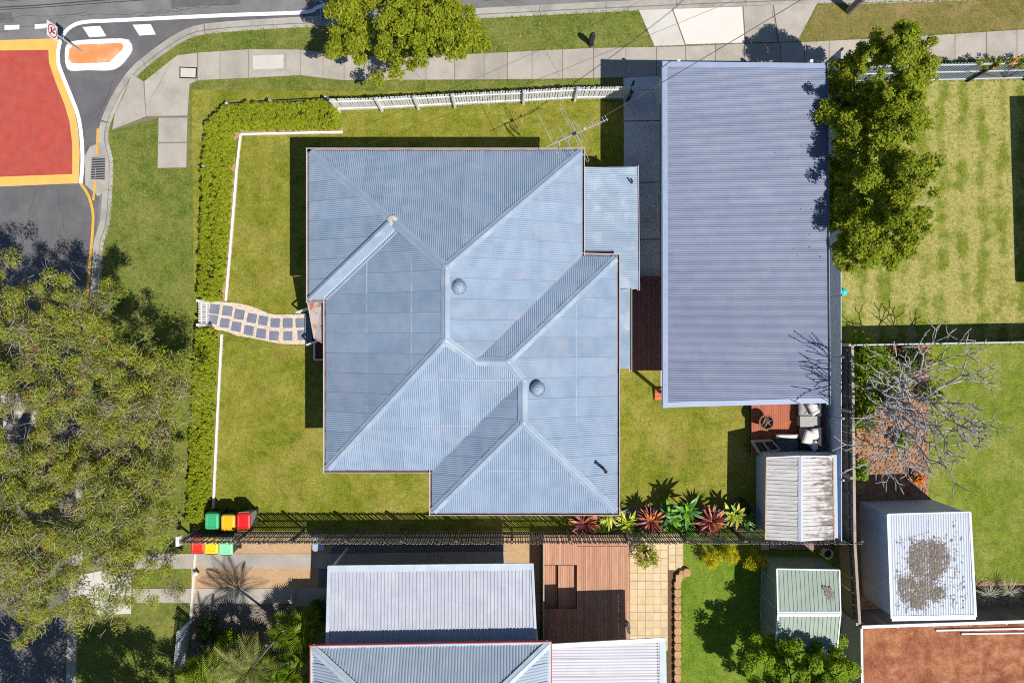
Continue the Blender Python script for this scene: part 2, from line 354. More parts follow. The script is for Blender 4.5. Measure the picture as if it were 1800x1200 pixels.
m_lf_lilly = leaf_mat('lilly_leaf', [(0.127, 0.196, 0.014), (0.218, 0.310, 0.017), (0.333, 0.414, 0.023), (0.425, 0.460, 0.029), (0.172, 0.253, 0.014), (0.391, 0.333, 0.029)], .45)
m_lf_hedge = leaf_mat('hedge_leaf', [(.15, .215, .010), (.25, .32, .012), (.33, .39, .015), (.38, .42, .02), (.20, .27, .012), (.40, .38, .03)], .40)
m_lf_yel = leaf_mat('yellow_leaf', [(.58, .50, .012), (.68, .58, .015), (.50, .46, .015), (.40, .40, .015)], .5)
m_lf_bright = leaf_mat('bright_leaf', [(.20, .32, .015), (.30, .42, .02), (.38, .46, .03), (.15, .25, .012)], .5)
m_lf_green = leaf_mat('shrub_leaf', [(0.113, 0.220, 0.016), (0.189, 0.321, 0.019), (0.264, 0.406, 0.019), (0.358, 0.473, 0.026)], 0.48)
m_lf_dark = leaf_mat('dark_shrub_leaf', [(0.030, 0.072, 0.014), (0.054, 0.102, 0.017), (0.084, 0.138, 0.022)], 0.3)
m_lf_dry = leaf_mat('dry_litter', [(.26, .20, .16), (.34, .28, .235), (.42, .36, .31), (.20, .15, .115)], .05)
m_lf_palm = leaf_mat('palm_leaf', [(0.159, 0.273, 0.021), (0.273, 0.399, 0.031), (0.386, 0.473, 0.053), (0.227, 0.315, 0.035)], 0.45)
m_lf_palm2 = leaf_mat('palm_leaf_olive', [(0.163, 0.204, 0.049), (0.260, 0.276, 0.081), (0.325, 0.309, 0.114)], 0.35)
m_lf_marigold = leaf_mat('orange_petal', [(.75, .20, .01), (.80, .28, .015)], .2)
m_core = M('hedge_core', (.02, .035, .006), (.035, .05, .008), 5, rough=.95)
m_cord = [M('cordyline_orange', (.50, .15, .02), (.60, .25, .04), 3, (.18, .03, .03), 3.5, .9, (.45, .56), rough=.45, rnd=.2),
          M('cordyline_burgundy', (.06, .010, .02), (.12, .02, .035), 3, rough=.4, rnd=.25),
          M('cordyline_rust', (.22, .035, .02), (.34, .075, .035), 3, rough=.4, rnd=.2)]
m_cane = [M('yellow_blade', (.42, .40, .02), (.50, .46, .03), 3, rough=.45, rnd=.2), M('lime_blade', (.22, .32, .02), (.30, .38, .025), 3, rough=.45, rnd=.2)]
m_broad = [M('broad_green', (.10, .27, .015), (.16, .34, .02), 3, rough=.4, rnd=.25), M('broad_deep', (.04, .14, .015), (.06, .18, .02), 3, rough=.4, rnd=.25)]
m_croton = [M('croton_yellow', (.46, .42, .03), (.36, .38, .03), 3, (.14, .22, .02), 5, .8, rough=.45, rnd=.2), M('croton_green', (.10, .19, .02), (.15, .24, .02), 3, rough=.45, rnd=.2)]

# ------------------------------------------------------------------ terrain, roads, kerbs
g = MB().poly([Vector(p) for p in ((-220, -220, -.22), (220, -220, -.22), (220, 220, -.22), (-220, 220, -.22))]); top(g, 'ground', m_ground, kind='structure')
KB = [(4200, -95), (1800, -3), (1440, 6), (1130, 18), (830, 33), (700, 40), (547, 47), (453, 52), (360, 60), (325, 71), (297, 88), (267, 110), (240, 134), (217, 167), (200, 200), (190, 232), (192, 257),
      (198, 280), (197, 333), (192, 395), (182, 425), (180, 450), (177, 500), (165, 650), (152, 850), (138, 1083), (133, 1200), (90, 3000)]
KBW = smooth_line(G(KB), .3)
land = MB().prism([(p.x, p.y) for p in KBW] + [(120, -70), (120, 17)], -.2, 0.0); top(land, 'verge_lawn', m_verge, kind='structure')
rd = MB().prism([W(4200, -330).xy, W(-2500, -250).xy, W(-2500, 3000).xy, W(-330, 3000).xy, W(-290, 1200).xy, W(200, 3000).xy, W(260, 1200).xy, W(320, 300).xy, W(700, 100).xy, W(4200, 0).xy], -.2, -.12)
rd = MB().prism([W(4200, -330).xy, W(-2500, -330).xy, W(-2500, 3000).xy, W(260, 3000).xy, W(300, 1100).xy, W(330, 200).xy, W(700, 80).xy, W(4200, 40).xy], -.2, -.12)
road = top(rd, 'road', m_asphalt, kind='structure')
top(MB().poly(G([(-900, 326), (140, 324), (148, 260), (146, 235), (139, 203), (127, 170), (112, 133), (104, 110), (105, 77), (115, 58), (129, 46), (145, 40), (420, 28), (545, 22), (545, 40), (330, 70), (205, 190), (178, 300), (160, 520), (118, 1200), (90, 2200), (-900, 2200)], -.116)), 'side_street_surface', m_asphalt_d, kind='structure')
# kerb and gutter in cast lengths
kerb = bpy.data.objects.new('kerb', None); COL.objects.link(kerb); ORG[kerb] = Vector((0, 0, 0)); kerb['kind'] = 'structure'
prof = [(-.02, -.02), (-.02, .006), (.13, .002), (.17, -.02), (.23, -.095), (.50, -.112), (.50, -.16)]
seg = []; run = 0
vis = [p for p in KBW if -26 < p.x < 30 and -20 < p.y < 19]
def kerb_len(seg):
    mb = MB(); k = len(prof)
    rows = [offset_line(seg, -d) for d, z in prof]     # line runs east to west then south: road on its right hand
    for i in range(len(seg)):
        for j in range(k): mb.v.append(Vector((rows[j][i].x, rows[j][i].y, prof[j][1])))
    for i in range(len(seg) - 1):
        for j in range(k - 1): mb.f.append((i * k + j, i * k + j + 1, (i + 1) * k + j + 1, (i + 1) * k + j))
    mb.f.append(tuple(range(k))); mb.f.append(tuple(range(len(mb.v) - 1, len(mb.v) - 1 - k, -1)))
    part(mb, 'kerb_stone', m_conc_g, kerb)
seg = [vis[0]]
for p in vis[1:]:
    seg.append(p); run += (seg[-1] - seg[-2]).length
    if run > 2.9:
        kerb_len(seg); d = (seg[-1] - seg[-2]).normalized(); seg = [seg[-1] + d * .012]; run = 0
if len(seg) > 1: kerb_len(seg)

# road markings (painted sheets)
def paint(mb, name, mat): return top(mb, name, mat, kind='structure')
paint(MB().poly(G([(-500, 72), (0, 71), (97, 68), (103, 72), (100, 97), (103, 120), (117, 153), (130, 190), (137, 227), (140, 267), (138, 322), (0, 328), (-500, 332)], -.112)), 'road_marking_border', m_orange)
paint(MB().poly(G([(-500, 92), (0, 89), (85, 88), (86, 110), (97, 143), (113, 183), (122, 213), (127, 253), (127, 306), (0, 311), (-500, 314)], -.108)), 'road_marking_threshold', m_red)
paint(line_strip([(572, 8), (556, 14), (533, 22), (400, 27), (207, 36), (150, 39), (127, 46), (112, 60), (104, 80), (102, 108), (110, 133), (125, 170), (137, 203), (143, 240), (145, 283), (142, 323)], .165, -.106), 'road_marking_edge_line', m_white_line)
paint(line_strip([(142, 323), (155, 343), (163, 372), (163, 400), (159, 450), (153, 517), (147, 600), (139, 720)], .12, -.104), 'road_marking_yellow_line', m_yellow_line)
for a in ([(172, 226), (170, 272)], [(167, 318), (164, 352)]): paint(line_strip(a, .10, -.09, smooth=False), 'road_marking_dash', m_yellow_line)
for a in ([(8, 45), (34, 44), (34, 52), (8, 53)], [(61, 43), (84, 42), (84, 50), (61, 51)], [(-46, 46), (-20, 45), (-20, 53), (-46, 54)],
          [(145, 48), (176, 46), (187, 64), (157, 66)], [(233, 44), (265, 43), (274, 61), (245, 63)]):
    paint(MB().poly(G(a, -.107)), 'road_marking_dash', m_white_line)
m_tar = M('tar_seam', (.045, .043, .045), (.06, .058, .06), 4, rough=.8)
for a, w in (([(-60, 16), (60, 10), (190, 0), (300, -6)], .05), ([(-60, 20), (60, 14), (200, 4), (320, -4)], .035), ([(-60, 6), (200, -9)], .02)):
    paint(line_strip(a, w, -.113), 'road_seam', m_tar)
m_patch = M('asphalt_patch', (.10, .097, .10), (.13, .126, .13), 2, rough=.95, fine=.3, fs=24)
for q in ([(-60, 24), (20, 22), (24, 40), (-60, 42)], [(300, -4), (420, -10), (422, 8), (302, 14)], [(600, -20), (760, -28), (762, -8), (604, 0)]): paint(MB().poly(G(q, -.1135)), 'road_patch', m_patch)
rgc = random.Random(12)
def crack(p, q, nm='road_crack', z=-.1125, w=.016, wob=2.2):
    n_ = 16; pts = [(p[0] + (q[0] - p[0]) * i / n_ + rgc.gauss(0, wob), p[1] + (q[1] - p[1]) * i / n_ + rgc.gauss(0, wob)) for i in range(n_ + 1)]
    paint(line_strip(pts, w, z, smooth=False), nm, m_tar)
for p, q in (((-20, 60), (150, 20)), ((240, 30), (420, 4)), ((60, 335), (20, 520)), ((100, 330), (130, 470)), ((850, 4), (1100, -10)), ((0, 32), (330, 18)), ((210, 120), (170, 210))): crack(p, q)
for p, q in (((1358, 20), (1366, 70)), ((700, 104), (740, 138)), ((960, 92), (985, 136)), ((1560, 70), (1600, 104)), ((300, 110), (262, 180))): crack(p, q, 'path_crack', .0275, .010, 1.0)
# drain apron and grates
paint(MB().prism([p.xy for p in G([(158, 258), (178, 250), (192, 262), (197, 280), (193, 330), (172, 345), (150, 325), (149, 275)], -.1)], -.15, -.098), 'drain_apron', m_conc_g)
def grate(name, label, px, nb):
    a = G(px, 0); c = sum(a, Vector()) / 4
    t = thing(name, label, 'drain grate', (c.x, c.y, -.12))
    part(MB().prism([p.xy for p in a], -.12, -.094), 'pit', m_hole, t)
    u = (a[1] - a[0]); v = (a[3] - a[0])
    bar = MB().bar(-u / 2 * .98, u / 2 * .98, .022, .02).mesh('bar', m_metal)
    for i in range(nb):
        place(bar, 'bar', t, c - v / 2 * .96 + v * .96 * i / (nb - 1) + Vector((0, 0, -.08)))
    fr = MB()
    for i in range(4): fr.bar(a[i] + Vector((0, 0, -.078)), a[(i + 1) % 4] + Vector((0, 0, -.078)), .03, .03)
    fr.bar((a[0] + a[3]) / 2 + u * .33 + Vector((0, 0, -.066)) , (a[0] + a[3]) / 2 + u * .331 + v * .45 + Vector((0, 0, -.066)), .02, .008)
    part(fr, 'frame', m_metal, t)
grate('drain_grate', 'barred metal drain grate in the gutter beside the red road surface', [(159, 275), (184, 276), (183, 316), (157, 315)], 14)
grate('drain_grate', 'barred drain grate in tree shade at the top kerb', [(562, 14), (583, 13), (584, 34), (563, 35)], 9)
# traffic island
c = W(170, 95); isl = thing('traffic_island', 'small traffic island with white painted kerb and orange infill', 'traffic island', (c.x, c.y, -.12))
out_ = smooth_line(G([(120, 74), (140, 69), (213, 66), (226, 71), (230, 81), (227, 93), (200, 120), (150, 122), (121, 123), (114, 116), (112, 100), (113, 84)]), .2, True)
in_ = [p.xy for p in G([(131, 79), (213, 76), (217, 80), (215, 88), (192, 110), (126, 112), (120, 103), (122, 86)])]
o2 = inset([(p.x, p.y) for p in out_], .05)
kb = MB().loft([Vector((p.x, p.y, .0)) for p in o2], [Vector((p.x, p.y, -.12)) for p in out_]) if sum(out_[i].x * out_[(i + 1) % len(out_)].y - out_[(i + 1) % len(out_)].x * out_[i].y for i in range(len(out_))) > 0 else MB().loft([Vector((p.x, p.y, .0)) for p in o2[::-1]], [Vector((p.x, p.y, -.12)) for p in out_[::-1]])
part(kb, 'kerb', m_white_line, isl)
part(MB().prism(in_, -.01, .008), 'infill', M('island_orange', (.60, .22, .075), (.66, .28, .11), 2, (.62, .40, .25), 1.8, .7, (.54, .64), rough=.9, fine=.14), isl)

# footpath: each slab its own piece
fp = bpy.data.objects.new('footpath', None); COL.objects.link(fp); ORG[fp] = Vector((0, 0, 0)); fp['kind'] = 'structure'
def slab(px, mat=None, parent=fp, z=.026, name='slab', gap=.012):
    a = [p.xy for p in G(px)]; a = inset([(p.x, p.y) for p in a], gap)
    return part(MB().prism([p[:] for p in a], -.02, z + R.uniform(-.002, .002)), name, mat or m_conc, parent)
TOP = [(348, 93), (437, 87), (523, 87), (600, 97), (697, 101), (749, 100), (851, 94), (933, 90), (990, 87), (1067, 84), (1150, 83), (1200, 82), (1307, 77), (1400, 75), (1457, 72), (1570, 67), (1677, 60), (1800, 52), (2100, 38)]
BOT = [(348, 142), (388, 140), (437, 138), (530, 133), (567, 138), (600, 142), (933, 140), (1043, 138), (1093, 137), (1250, 132), (1450, 113), (1570, 108), (1733, 105), (1800, 103), (2100, 96)]
def yat(L, x):
    for i in range(len(L) - 1):
        if L[i][0] <= x <= L[i + 1][0]: return L[i][1] + (L[i + 1][1] - L[i][1]) * (x - L[i][0]) / (L[i + 1][0] - L[i][0])
    return L[-1][1]
top(MB().prism([p.xy for p in G(TOP)] + [p.xy for p in G(BOT[::-1])], -.02, .008), 'path_bedding', m_joint, kind='structure')
JX = [348, 387, 437, 528, 568, 605, 648, 697, 749, 799, 851, 892, 935, 989, 1043, 1100, 1154, 1205, 1257, 1308, 1372, 1414, 1457, 1513, 1570, 1624, 1678, 1733, 1787, 1842, 1900, 1960, 2020]
for a, b in zip(JX, JX[1:]):
    slab([(a, yat(TOP, a)), (b, yat(TOP, b)), (b, yat(BOT, b)), (a, yat(BOT, a))])
# corner slabs
top(MB().prism([p.xy for p in G([(232, 131), (254, 143), (311, 98), (348, 93), (348, 142), (332, 150), (330, 296), (277, 296), (278, 208), (197, 230), (203, 197)])], -.02, .007), 'path_bedding', m_joint, kind='structure')
top(MB().prism([p.xy for p in G([(1122, 18), (1437, 6), (1401, 76), (1150, 84)])], -.02, .007), 'path_bedding', m_joint, kind='structure')
slab([(232, 131), (240, 135), (253, 144), (257, 206), (253, 207), (197, 229), (203, 197), (219, 166)])
slab([(254, 143), (311, 98), (347, 93), (347, 142), (334, 148), (330, 204), (257, 205)])
slab([(279, 207), (330, 207), (329, 250), (278, 251)]); slab([(278, 252), (329, 251), (328, 295), (277, 296)])
# driveway apron panels
slab([(1122, 18), (1181, 16), (1204, 80), (1150, 82)], m_conc_l, z=.022); slab([(1182, 16), (1305, 12), (1309, 76), (1205, 79)], M('concrete_new', (.60, .57, .52), (.64, .61, .56), 1.2, rough=.9, fine=.06), z=.022)
slab([(1306, 12), (1358, 9), (1368, 75), (1310, 76)], m_conc, z=.022); slab([(1359, 9), (1437, 6), (1401, 74), (1369, 75)], m_conc, z=.022)
slab([(1095, 137), (1160, 134), (1161, 157), (1096, 160)], m_conc_b, z=.03)
# pit covers in the footpath
c = W(469, 111); t = thing('pit_cover', 'wide rectangular concrete pit cover set in the footpath', 'pit cover', (c.x, c.y, .02))
part(MB().prism([p.xy for p in G([(440, 95), (504, 92), (504, 126), (440, 127)])], .02, .034), 'surround', m_conc_g, t)
part(MB().prism([p.xy for p in G([(445, 99), (499, 97), (499, 121), (445, 123)])], .03, .044), 'lid', m_conc_l, t)
c = W(332, 128); t = thing('access_cover', 'small access cover with dark metal rim near the corner', 'pit cover', (c.x, c.y, .02))
part(MB().prism([p.xy for p in G([(316, 118), (347, 119), (346, 139), (316, 138)])], .02, .033), 'rim', m_hole, t)
part(MB().prism([p.xy for p in G([(318, 120), (345, 121), (344, 137), (318, 136)])], .025, .038), 'lid', m_conc_l, t)

# lawns and beds (thin sheets on the land)
sheet([(1440, 7), (2100, -12), (2100, 36), (1800, 51), (1570, 66), (1405, 74)], 'dry_verge', m_verge_dry, .005)
sheet([(337, 158), (600, 160), (1160, 160), (1160, 110), (1460, 110), (1480, 940), (345, 940)], 'house_lawn', m_lawn, .006)
sheet([(1462, 118), (1800, 140), (2200, 145), (2200, 600), (1468, 606)], 'striped_lawn', m_lawn_ne, .008)
sheet([(1468, 604), (2200, 598), (2200, 1090), (1470, 1078)], 'east_lawn', m_lawn_e, .004)
sheet([(1464, 604), (1634, 606), (1632, 884), (1700, 1020), (1900, 1030), (1900, 1075), (1470, 1078)], 'mulch_bed', m_mulch, .012)
sheet([(1478, 1075), (2200, 1060), (2200, 1700), (1478, 1700)], 'red_dirt_lot', m_dirt, .010)
sheet([(340, 934), (950, 934), (950, 1100), (900, 1500), (330, 1500), (336, 1062), (336, 1000)], 'gravel_bed', m_gravel, .006)
sheet([(337, 1060), (560, 1060), (600, 1300), (330, 1300)], 'leaf_litter_bed', m_mulch_g, .012)
sheet([(1196, 934), (1476, 934), (1476, 1500), (1190, 1500)], 'south_lawn', m_lawn_s, .008)
sheet([(1010, 905), (1100, 888), (1250, 893), (1335, 885), (1335, 934), (1005, 934)], 'planting_bed', m_mulch_g, .012)
# south driveway strips
dv = bpy.data.objects.new('driveway_strips', None); COL.objects.link(dv); ORG[dv] = Vector((0, 0, 0)); dv['kind'] = 'structure'
for a in ([(237, 973), (344, 972), (344, 999), (236, 1000)], [(347, 972), (548, 972), (548, 999), (346, 999)], [(549, 972), (890, 968), (890, 1000), (549, 999)],
          [(234, 1033), (338, 1033), (336, 1059), (233, 1059)], [(340, 1033), (520, 1033), (520, 1060), (338, 1060)], [(521, 1033), (900, 1030), (900, 1062), (521, 1060)]):
    slab(a, m_conc, dv, .024)
for a in ([(140, 1010), (232, 990), (231, 1078), (138, 1082)],): slab(a, m_conc_l, dv, .022)
sheet([(600, 940), (886, 938), (886, 1120), (560, 1120), (560, 1000)], 'side_drive', M('dark_drive', (.13, .13, .14), (.17, .17, .18), 1.5, rough=.9, fine=.15), .010)
sheet([(480, 1080), (520, 1060), (575, 1060), (545, 1090), (470, 1150), (440, 1150)], 'garden_path_paving', m_conc, .018)
# carport driveway
dr = bpy.data.objects.new('house_driveway', None); COL.objects.link(dr); ORG[dr] = Vector((0, 0, 0)); dr['kind'] = 'structure'
for a in ([(1095, 158), (1160, 158), (1160, 212), (1096, 213)], [(1096, 214), (1160, 213), (1160, 320), (1096, 321)], [(1096, 322), (1160, 321), (1160, 420), (1096, 421)], [(1096, 422), (1160, 421), (1160, 486), (1096, 487)]):
    slab(a, m_conc_b, dr, .028)
part(MB().prism([p.xy for p in G([(1161, 135), (1440, 128), (1440, 700), (1161, 700)])], -.02, .03), 'carport_slab', m_conc_b, dr)

# ------------------------------------------------------------------ corrugated roofing
def corr(parent, pts, udir, mat, pitch=.0762, amp=.031, cover=.762, profile='sin', name='roof_sheet', lift=0.0, lap=.016):
    P = [Vector(p) for p in pts]; n = len(P)
    nn = Vector((0, 0, 0))
    for i in range(n):
        a, b = P[i], P[(i + 1) % n]; nn += a.cross(b)
    nn.normalize()
    if nn.z < 0: nn = -nn
    u = Vector((udir[0], udir[1], 0)).normalized(); v = Vector((-u.y, u.x, 0))
    U = [p.dot(u) for p in P]; umin, umax = min(U), max(U)
    if profile == 'sin': fr = [(0, 0), (.12, .42), (.30, .88), (.5, 1), (.70, .88), (.88, .42)]
    else: fr = [(0, 0), (.06, 1), (.22, 1), (.28, 0), (.64, 0)]
    def h(x):
        t = (x / pitch) % 1.0; k = len(fr)
        for i in range(k):
            a = fr[i]; b = fr[i + 1] if i + 1 < k else (1.0, fr[0][1])
            if a[0] <= t <= b[0] + 1e-9: return a[1] + (b[1] - a[1]) * (t - a[0]) / max(b[0] - a[0], 1e-9)
        return 0
    s0 = umin; k = 0; objs = []
    per = max(1, round(cover / pitch)) * pitch
    while s0 < umax - 1e-4:
        s1 = min(s0 + per, umax)
        if umax - s1 < .12: s1 = umax
        us = set([s0, s1])
        j0 = int(math.floor(s0 / pitch)) - 1
        for j in range(j0, int(s1 / pitch) + 2):
            for f, _ in fr:
                x = (j + f) * pitch
                if s0 + 1e-4 < x < s1 - 1e-4: us.add(x)
        for x in U:
            if s0 + 1e-4 < x < s1 - 1e-4: us.add(x)
        us = sorted(us); mb = MB(); cache = {}
        def vert(e, x):
            key = (e, round(x, 5))
            if key not in cache:
                a, b = P[e], P[(e + 1) % n]; ua, ub = U[e], U[(e + 1) % n]
                t = max(0, min(1, (x - ua) / (ub - ua)))
                cache[key] = len(mb.v); mb.v.append(a + (b - a) * t + nn * (amp * h(x) + lap * (x - s0) / (s1 - s0) + lift))
            return cache[key]
        for a, b in zip(us, us[1:]):
            m = (a + b) / 2; cr = []
            for e in range(n):
                ua, ub = U[e], U[(e + 1) % n]
                if (ua - m) * (ub - m) < 0:
                    t = (m - ua) / (ub - ua); cr.append(((P[e] + (P[(e + 1) % n] - P[e]) * t).dot(v), e))
            cr.sort()
            for q in range(0, len(cr) - 1, 2):
                e, f = cr[q][1], cr[q + 1][1]
                i0, i1, i2, i3 = vert(e, a), vert(e, b), vert(f, b), vert(f, a)
                if len({i0, i1, i2, i3}) >= 3: mb.f.append((i0, i1, i2, i3))
        if mb.f: objs.append(part(mb, name, mat, parent, smooth=(profile == 'sin')))
        s0 = s1; k += 1
    return objs
def cap(parent, p, q, half=.17, drop=.05, lift=.05, mat=None, name='ridge_cap', roll=.028):
    p = Vector(p); q = Vector(q); d = q - p; y = Vector((-d.y, d.x, 0)).normalized(); z = Vector((0, 0, 1))
    pr = [(-half, -drop - .025), (-half, -drop), (-roll * 1.6, -.004), (-roll * .7, roll * .8), (roll * .7, roll * .8), (roll * 1.6, -.004), (half, -drop), (half, -drop - .025)]
    k = len(pr); mb = MB()
    for c in (p, q):
        for a, b in pr: mb.v.append(c + y * a + z * (b + lift))
    for j in range(k - 1): mb.f.append((j, j + 1, k + j + 1, k + j))
    mb.f.append(tuple(range(k - 1, -1, -1))); mb.f.append(tuple(range(k, 2 * k)))
    return part(mb, name, mat or m_cap, parent)
def screws(parent, p, q, mat=None, step=.0762, sz=.034, name='screw_row'):
    p = Vector(p); q = Vector(q); n = int((q - p).length / step); mb = MB()
    for i in range(n + 1):
        c = p + (q - p) * i / n + Vector((0, 0, .016)); mb.box(c, (sz, sz, .014))
    return part(mb, name, mat or m_screw, parent, kind='stuff')
def gutter(parent, p, q, out, w=.135, dz=-.07, mat=None, lipm=None, i=0):
    p = Vector(p); q = Vector(q); d = (q - p).normalized(); o = Vector((out[0], out[1], 0)).normalized()
    p = p - d * w; q = q + d * w; e = i * .003
    z = Vector((0, 0, 1))
    fl = MB().bar(p + o * (w / 2 - .02) + z * (dz + e), q + o * (w / 2 - .02) + z * (dz + e), w, .015)
    g = part(fl, 'gutter', mat or m_gutter, parent)
    lp = MB().bar(p + o * (w - .02) + z * (dz + .045 + e), q + o * (w - .02) + z * (dz + .045 + e), .020, .10)
    part(lp, 'gutter_lip', lipm or m_lip, g); return g

# ------------------------------------------------------------------ the house
EZ = 3.2; T = .414
def HW(px, py, z): return W(px, py, z)
hA = HW(544, 266, EZ); hB = HW(1022, 266, EZ); hC = HW(1022, 450, EZ); hD = HW(1084, 452, EZ); hE = HW(1084, 900, EZ)
hF = HW(760, 900, EZ); hG = HW(760, 825, EZ); hH = HW(574, 825, EZ); hI = HW(574, 526, EZ); hJ = HW(544, 526, EZ)
P1 = HW(690, 388, EZ + 3.25 * T); P2 = HW(783, 470, EZ + 5.1 * T); P3 = HW(783, 598, EZ + 5.1 * T); P4 = HW(836, 635, EZ + 4.15 * T)
P5 = HW(893, 635, EZ + 4.15 * T); P6 = HW(919, 668, EZ + 3.68 * T); P7 = HW(919, 742, EZ + 3.72 * T)
P1w = P1 + Vector((.20, -.36, -.10)); hJ2 = hJ + Vector((.0, .18, .0)); P1u = P1 + Vector((-.30, -.02, -.02))
hc = W(830, 580)
house = thing('house', 'large house with pale blue-grey corrugated hip roof in the centre', 'house', (hc.x, hc.y, 0))
roof = part_group('roof', house)
corr(roof, [hA, hB, P2, P1], (1, 0), m_roof)
corr(roof, [hA, P1, hJ], (0, 1), m_roof)
corr(roof, [hI, P1w, P1, P2, P3, hH], (0, 1), m_roof)
corr(roof, [hB, hC, P4, P3, P2], (0, 1), m_roof)
corr(roof, [hH, P3, P4, P5, P6, hG], (1, 0), m_roof)
corr(roof, [hC, P4, P5, hD], (1, 0), m_roof)
corr(roof, [hD, P5, P6, P7, hE], (0, 1), m_roof)
corr(roof, [hG, P6, P7, hF], (0, 1), m_roof)
corr(roof, [hF, P7, hE], (1, 0), m_roof)
# wide tray gutter running up beside the front wing
up = Vector((0, 0, 1))
ap = MB().add([hJ + up * .03, P1 + Vector((-.12, -.1, .03)), P1w + up * .03, hI + up * .03], [(0, 3, 2, 1)])
part(ap, 'valley_tray', m_cap, roof)
ribs = MB(); a0, a1 = hI + up * .04, P1w + up * .04; dd = (a1 - a0)
for i in range(44):
    c = a0 + dd * ((i + .6) / 45) + Vector((-.11, .11, .0)) + up * .02
    ribs.box(c, (.035, .20, .03), rz=.12)
part(ribs, 'tray_rib', M('tray_rib_paint', (.52, .57, .64), (.48, .53, .61), 3, rough=.5), roof, kind='stuff')
cap(roof, hJ + up * .05, P1 + Vector((-.1, -.06, .03)), .10, .03)
cap(roof, hI + up * .03, P1w + up * .03, .05, .015, roll=.012)
for p, q in ((hA, P1), (hB, P2), (hH, P3), (hD, P5), (hE, P7), (hF, P7)): cap(roof, p + (q - p).normalized() * .06, q, .155, .048)
cap(roof, P1, P2, .17, .05)
cap(roof, P2, P3, .155, .062); cap(roof, P3, P4, .17, .055); cap(roof, P4, P5, .17, .07); cap(roof, P5, P6, .17, .055); cap(roof, P6, P7, .18, .07)
for p in (P2, P3, P4, P5, P6, P7):
    part(MB().lathe(p, [(.16, -.03), (.12, .035), (.04, .062)], 10), 'cap_joint', m_cap, roof)
part(MB().lathe(P1 + up * .02, [(.24, -.06), (.2, .02), (.08, .05)], 9), 'cap_patch', M('sealant', (.50, .47, .43), (.42, .39, .36), 5, rough=.9), roof)
for p, q in ((hC, P4), (hG, P6)): cap(roof, p + (q - p) * .0 + up * .012, q, .07, -.01, .016, name='valley_gutter', roll=.008, mat=m_metal)
# screw rows on each plane
def on(p, q, r, a0, a1): return None
def zon(px, py, plane):
    a, b, c = plane; nrm = (b - a).cross(c - a); z = 4.0
    for _ in range(6):
        w = W(px, py, z); z = a.z - (nrm.x * (w.x - a.x) + nrm.y * (w.y - a.y)) / nrm.z
    return W(px, py, z)
for pl, p, q in (((hA, hB, P2), (597, 296), (985, 296)), ((hA, hB, P2), (735, 413), (845, 413)), ((hI, P3, hH), (645, 460), (645, 745)), ((hI, P3, hH), (723, 425), (723, 655)),
                 ((hB, hC, P3), (862, 415), (862, 592)), ((hB, hC, P3), (942, 350), (942, 520)), ((hD, hE, P7), (1013, 535), (1013, 815)), ((hH, P3, hG), (660, 748), (830, 748)),
                 ((hH, P3, hG), (745, 667), (915, 667)), ((hF, P7, hE), (858, 827), (985, 827)), ((hC, P4, hD), (958, 528), (1000, 528))):
    screws(roof, zon(*p, pl), zon(*q, pl))
eave = [hA, hB, hC, hD, hE, hF, hG, hH, hI, hJ]
outs = [(0, 1), (1, 0), (0, 1), (1, 0), (0, -1), (-1, 0), (0, -1), (-1, 0), (0, -1), (-1, 0)]
for i in range(10): gutter(roof, eave[i], eave[(i + 1) % 10], outs[i], i=i % 3)
part(MB().prism([p[:] for p in inset([(p.x, p.y) for p in eave], .02)], EZ - .20, EZ - .05), 'soffit', m_wallw, house)
part(MB().prism([p[:] for p in inset([(p.x, p.y) for p in eave], .5)], 0, EZ - .2), 'wall', m_wallw, house)
# roof ventilators
def whirly(px, py, z, lab):
    c = W(px, py, z); t = part_group('roof_ventilator', house); t['label'] = lab
    part(MB().lathe(c + Vector((0, 0, -.36)), [(.20, 0), (.17, .16), (.155, .2)], 20), 'collar', m_cap, t)
    mb = MB(); nb = 26
    for i in range(nb):
        t0 = 2 * math.pi * i / nb
        pts = []
        for k in range(6):
            ph = k / 5; r = .17 + .14 * math.sin(math.pi * (.18 + .62 * ph)) ** 1.0 - .17 * ph ** 2.2; z2 = -.14 + .30 * ph; tt = t0 + .55 * ph
            pts.append((r, z2, tt))
        for (r0, z0, b0), (r1, z1, b1) in zip(pts, pts[1:]):
            w0 = 2 * math.pi / nb * .86
            mb.add([c + Vector((r0 * math.cos(b0), r0 * math.sin(b0), z0)), c + Vector((r0 * .93 * math.cos(b0 + w0), r0 * .93 * math.sin(b0 + w0), z0)),
                    c + Vector((r1 * .93 * math.cos(b1 + w0), r1 * .93 * math.sin(b1 + w0), z1)), c + Vector((r1 * math.cos(b1), r1 * math.sin(b1), z1))], [(0, 1, 2, 3)])
    part(mb, 'turbine_blade', m_cap, t, kind='stuff')
    part(MB().lathe(c, [(.19, .075), (.17, .115), (.10, .145), (.03, .155)], 20), 'turbine_cap', m_cap, t, smooth=True)
whirly(806, 504, 5.25, 'round turbine ventilator beside the main ridge'); whirly(945, 683, 4.75, 'round turbine ventilator beside the rear ridge')
b = zon(1060, 822, (hD, hE, P7))
part(MB().lathe(b + Vector((0, 0, -.05)), [(.075, 0), (.07, .03), (.055, .04), (.055, .78), (.07, .78), (.07, .84), (.035, .84), (.03, .7)], 14), 'flue', m_darkpipe, house)
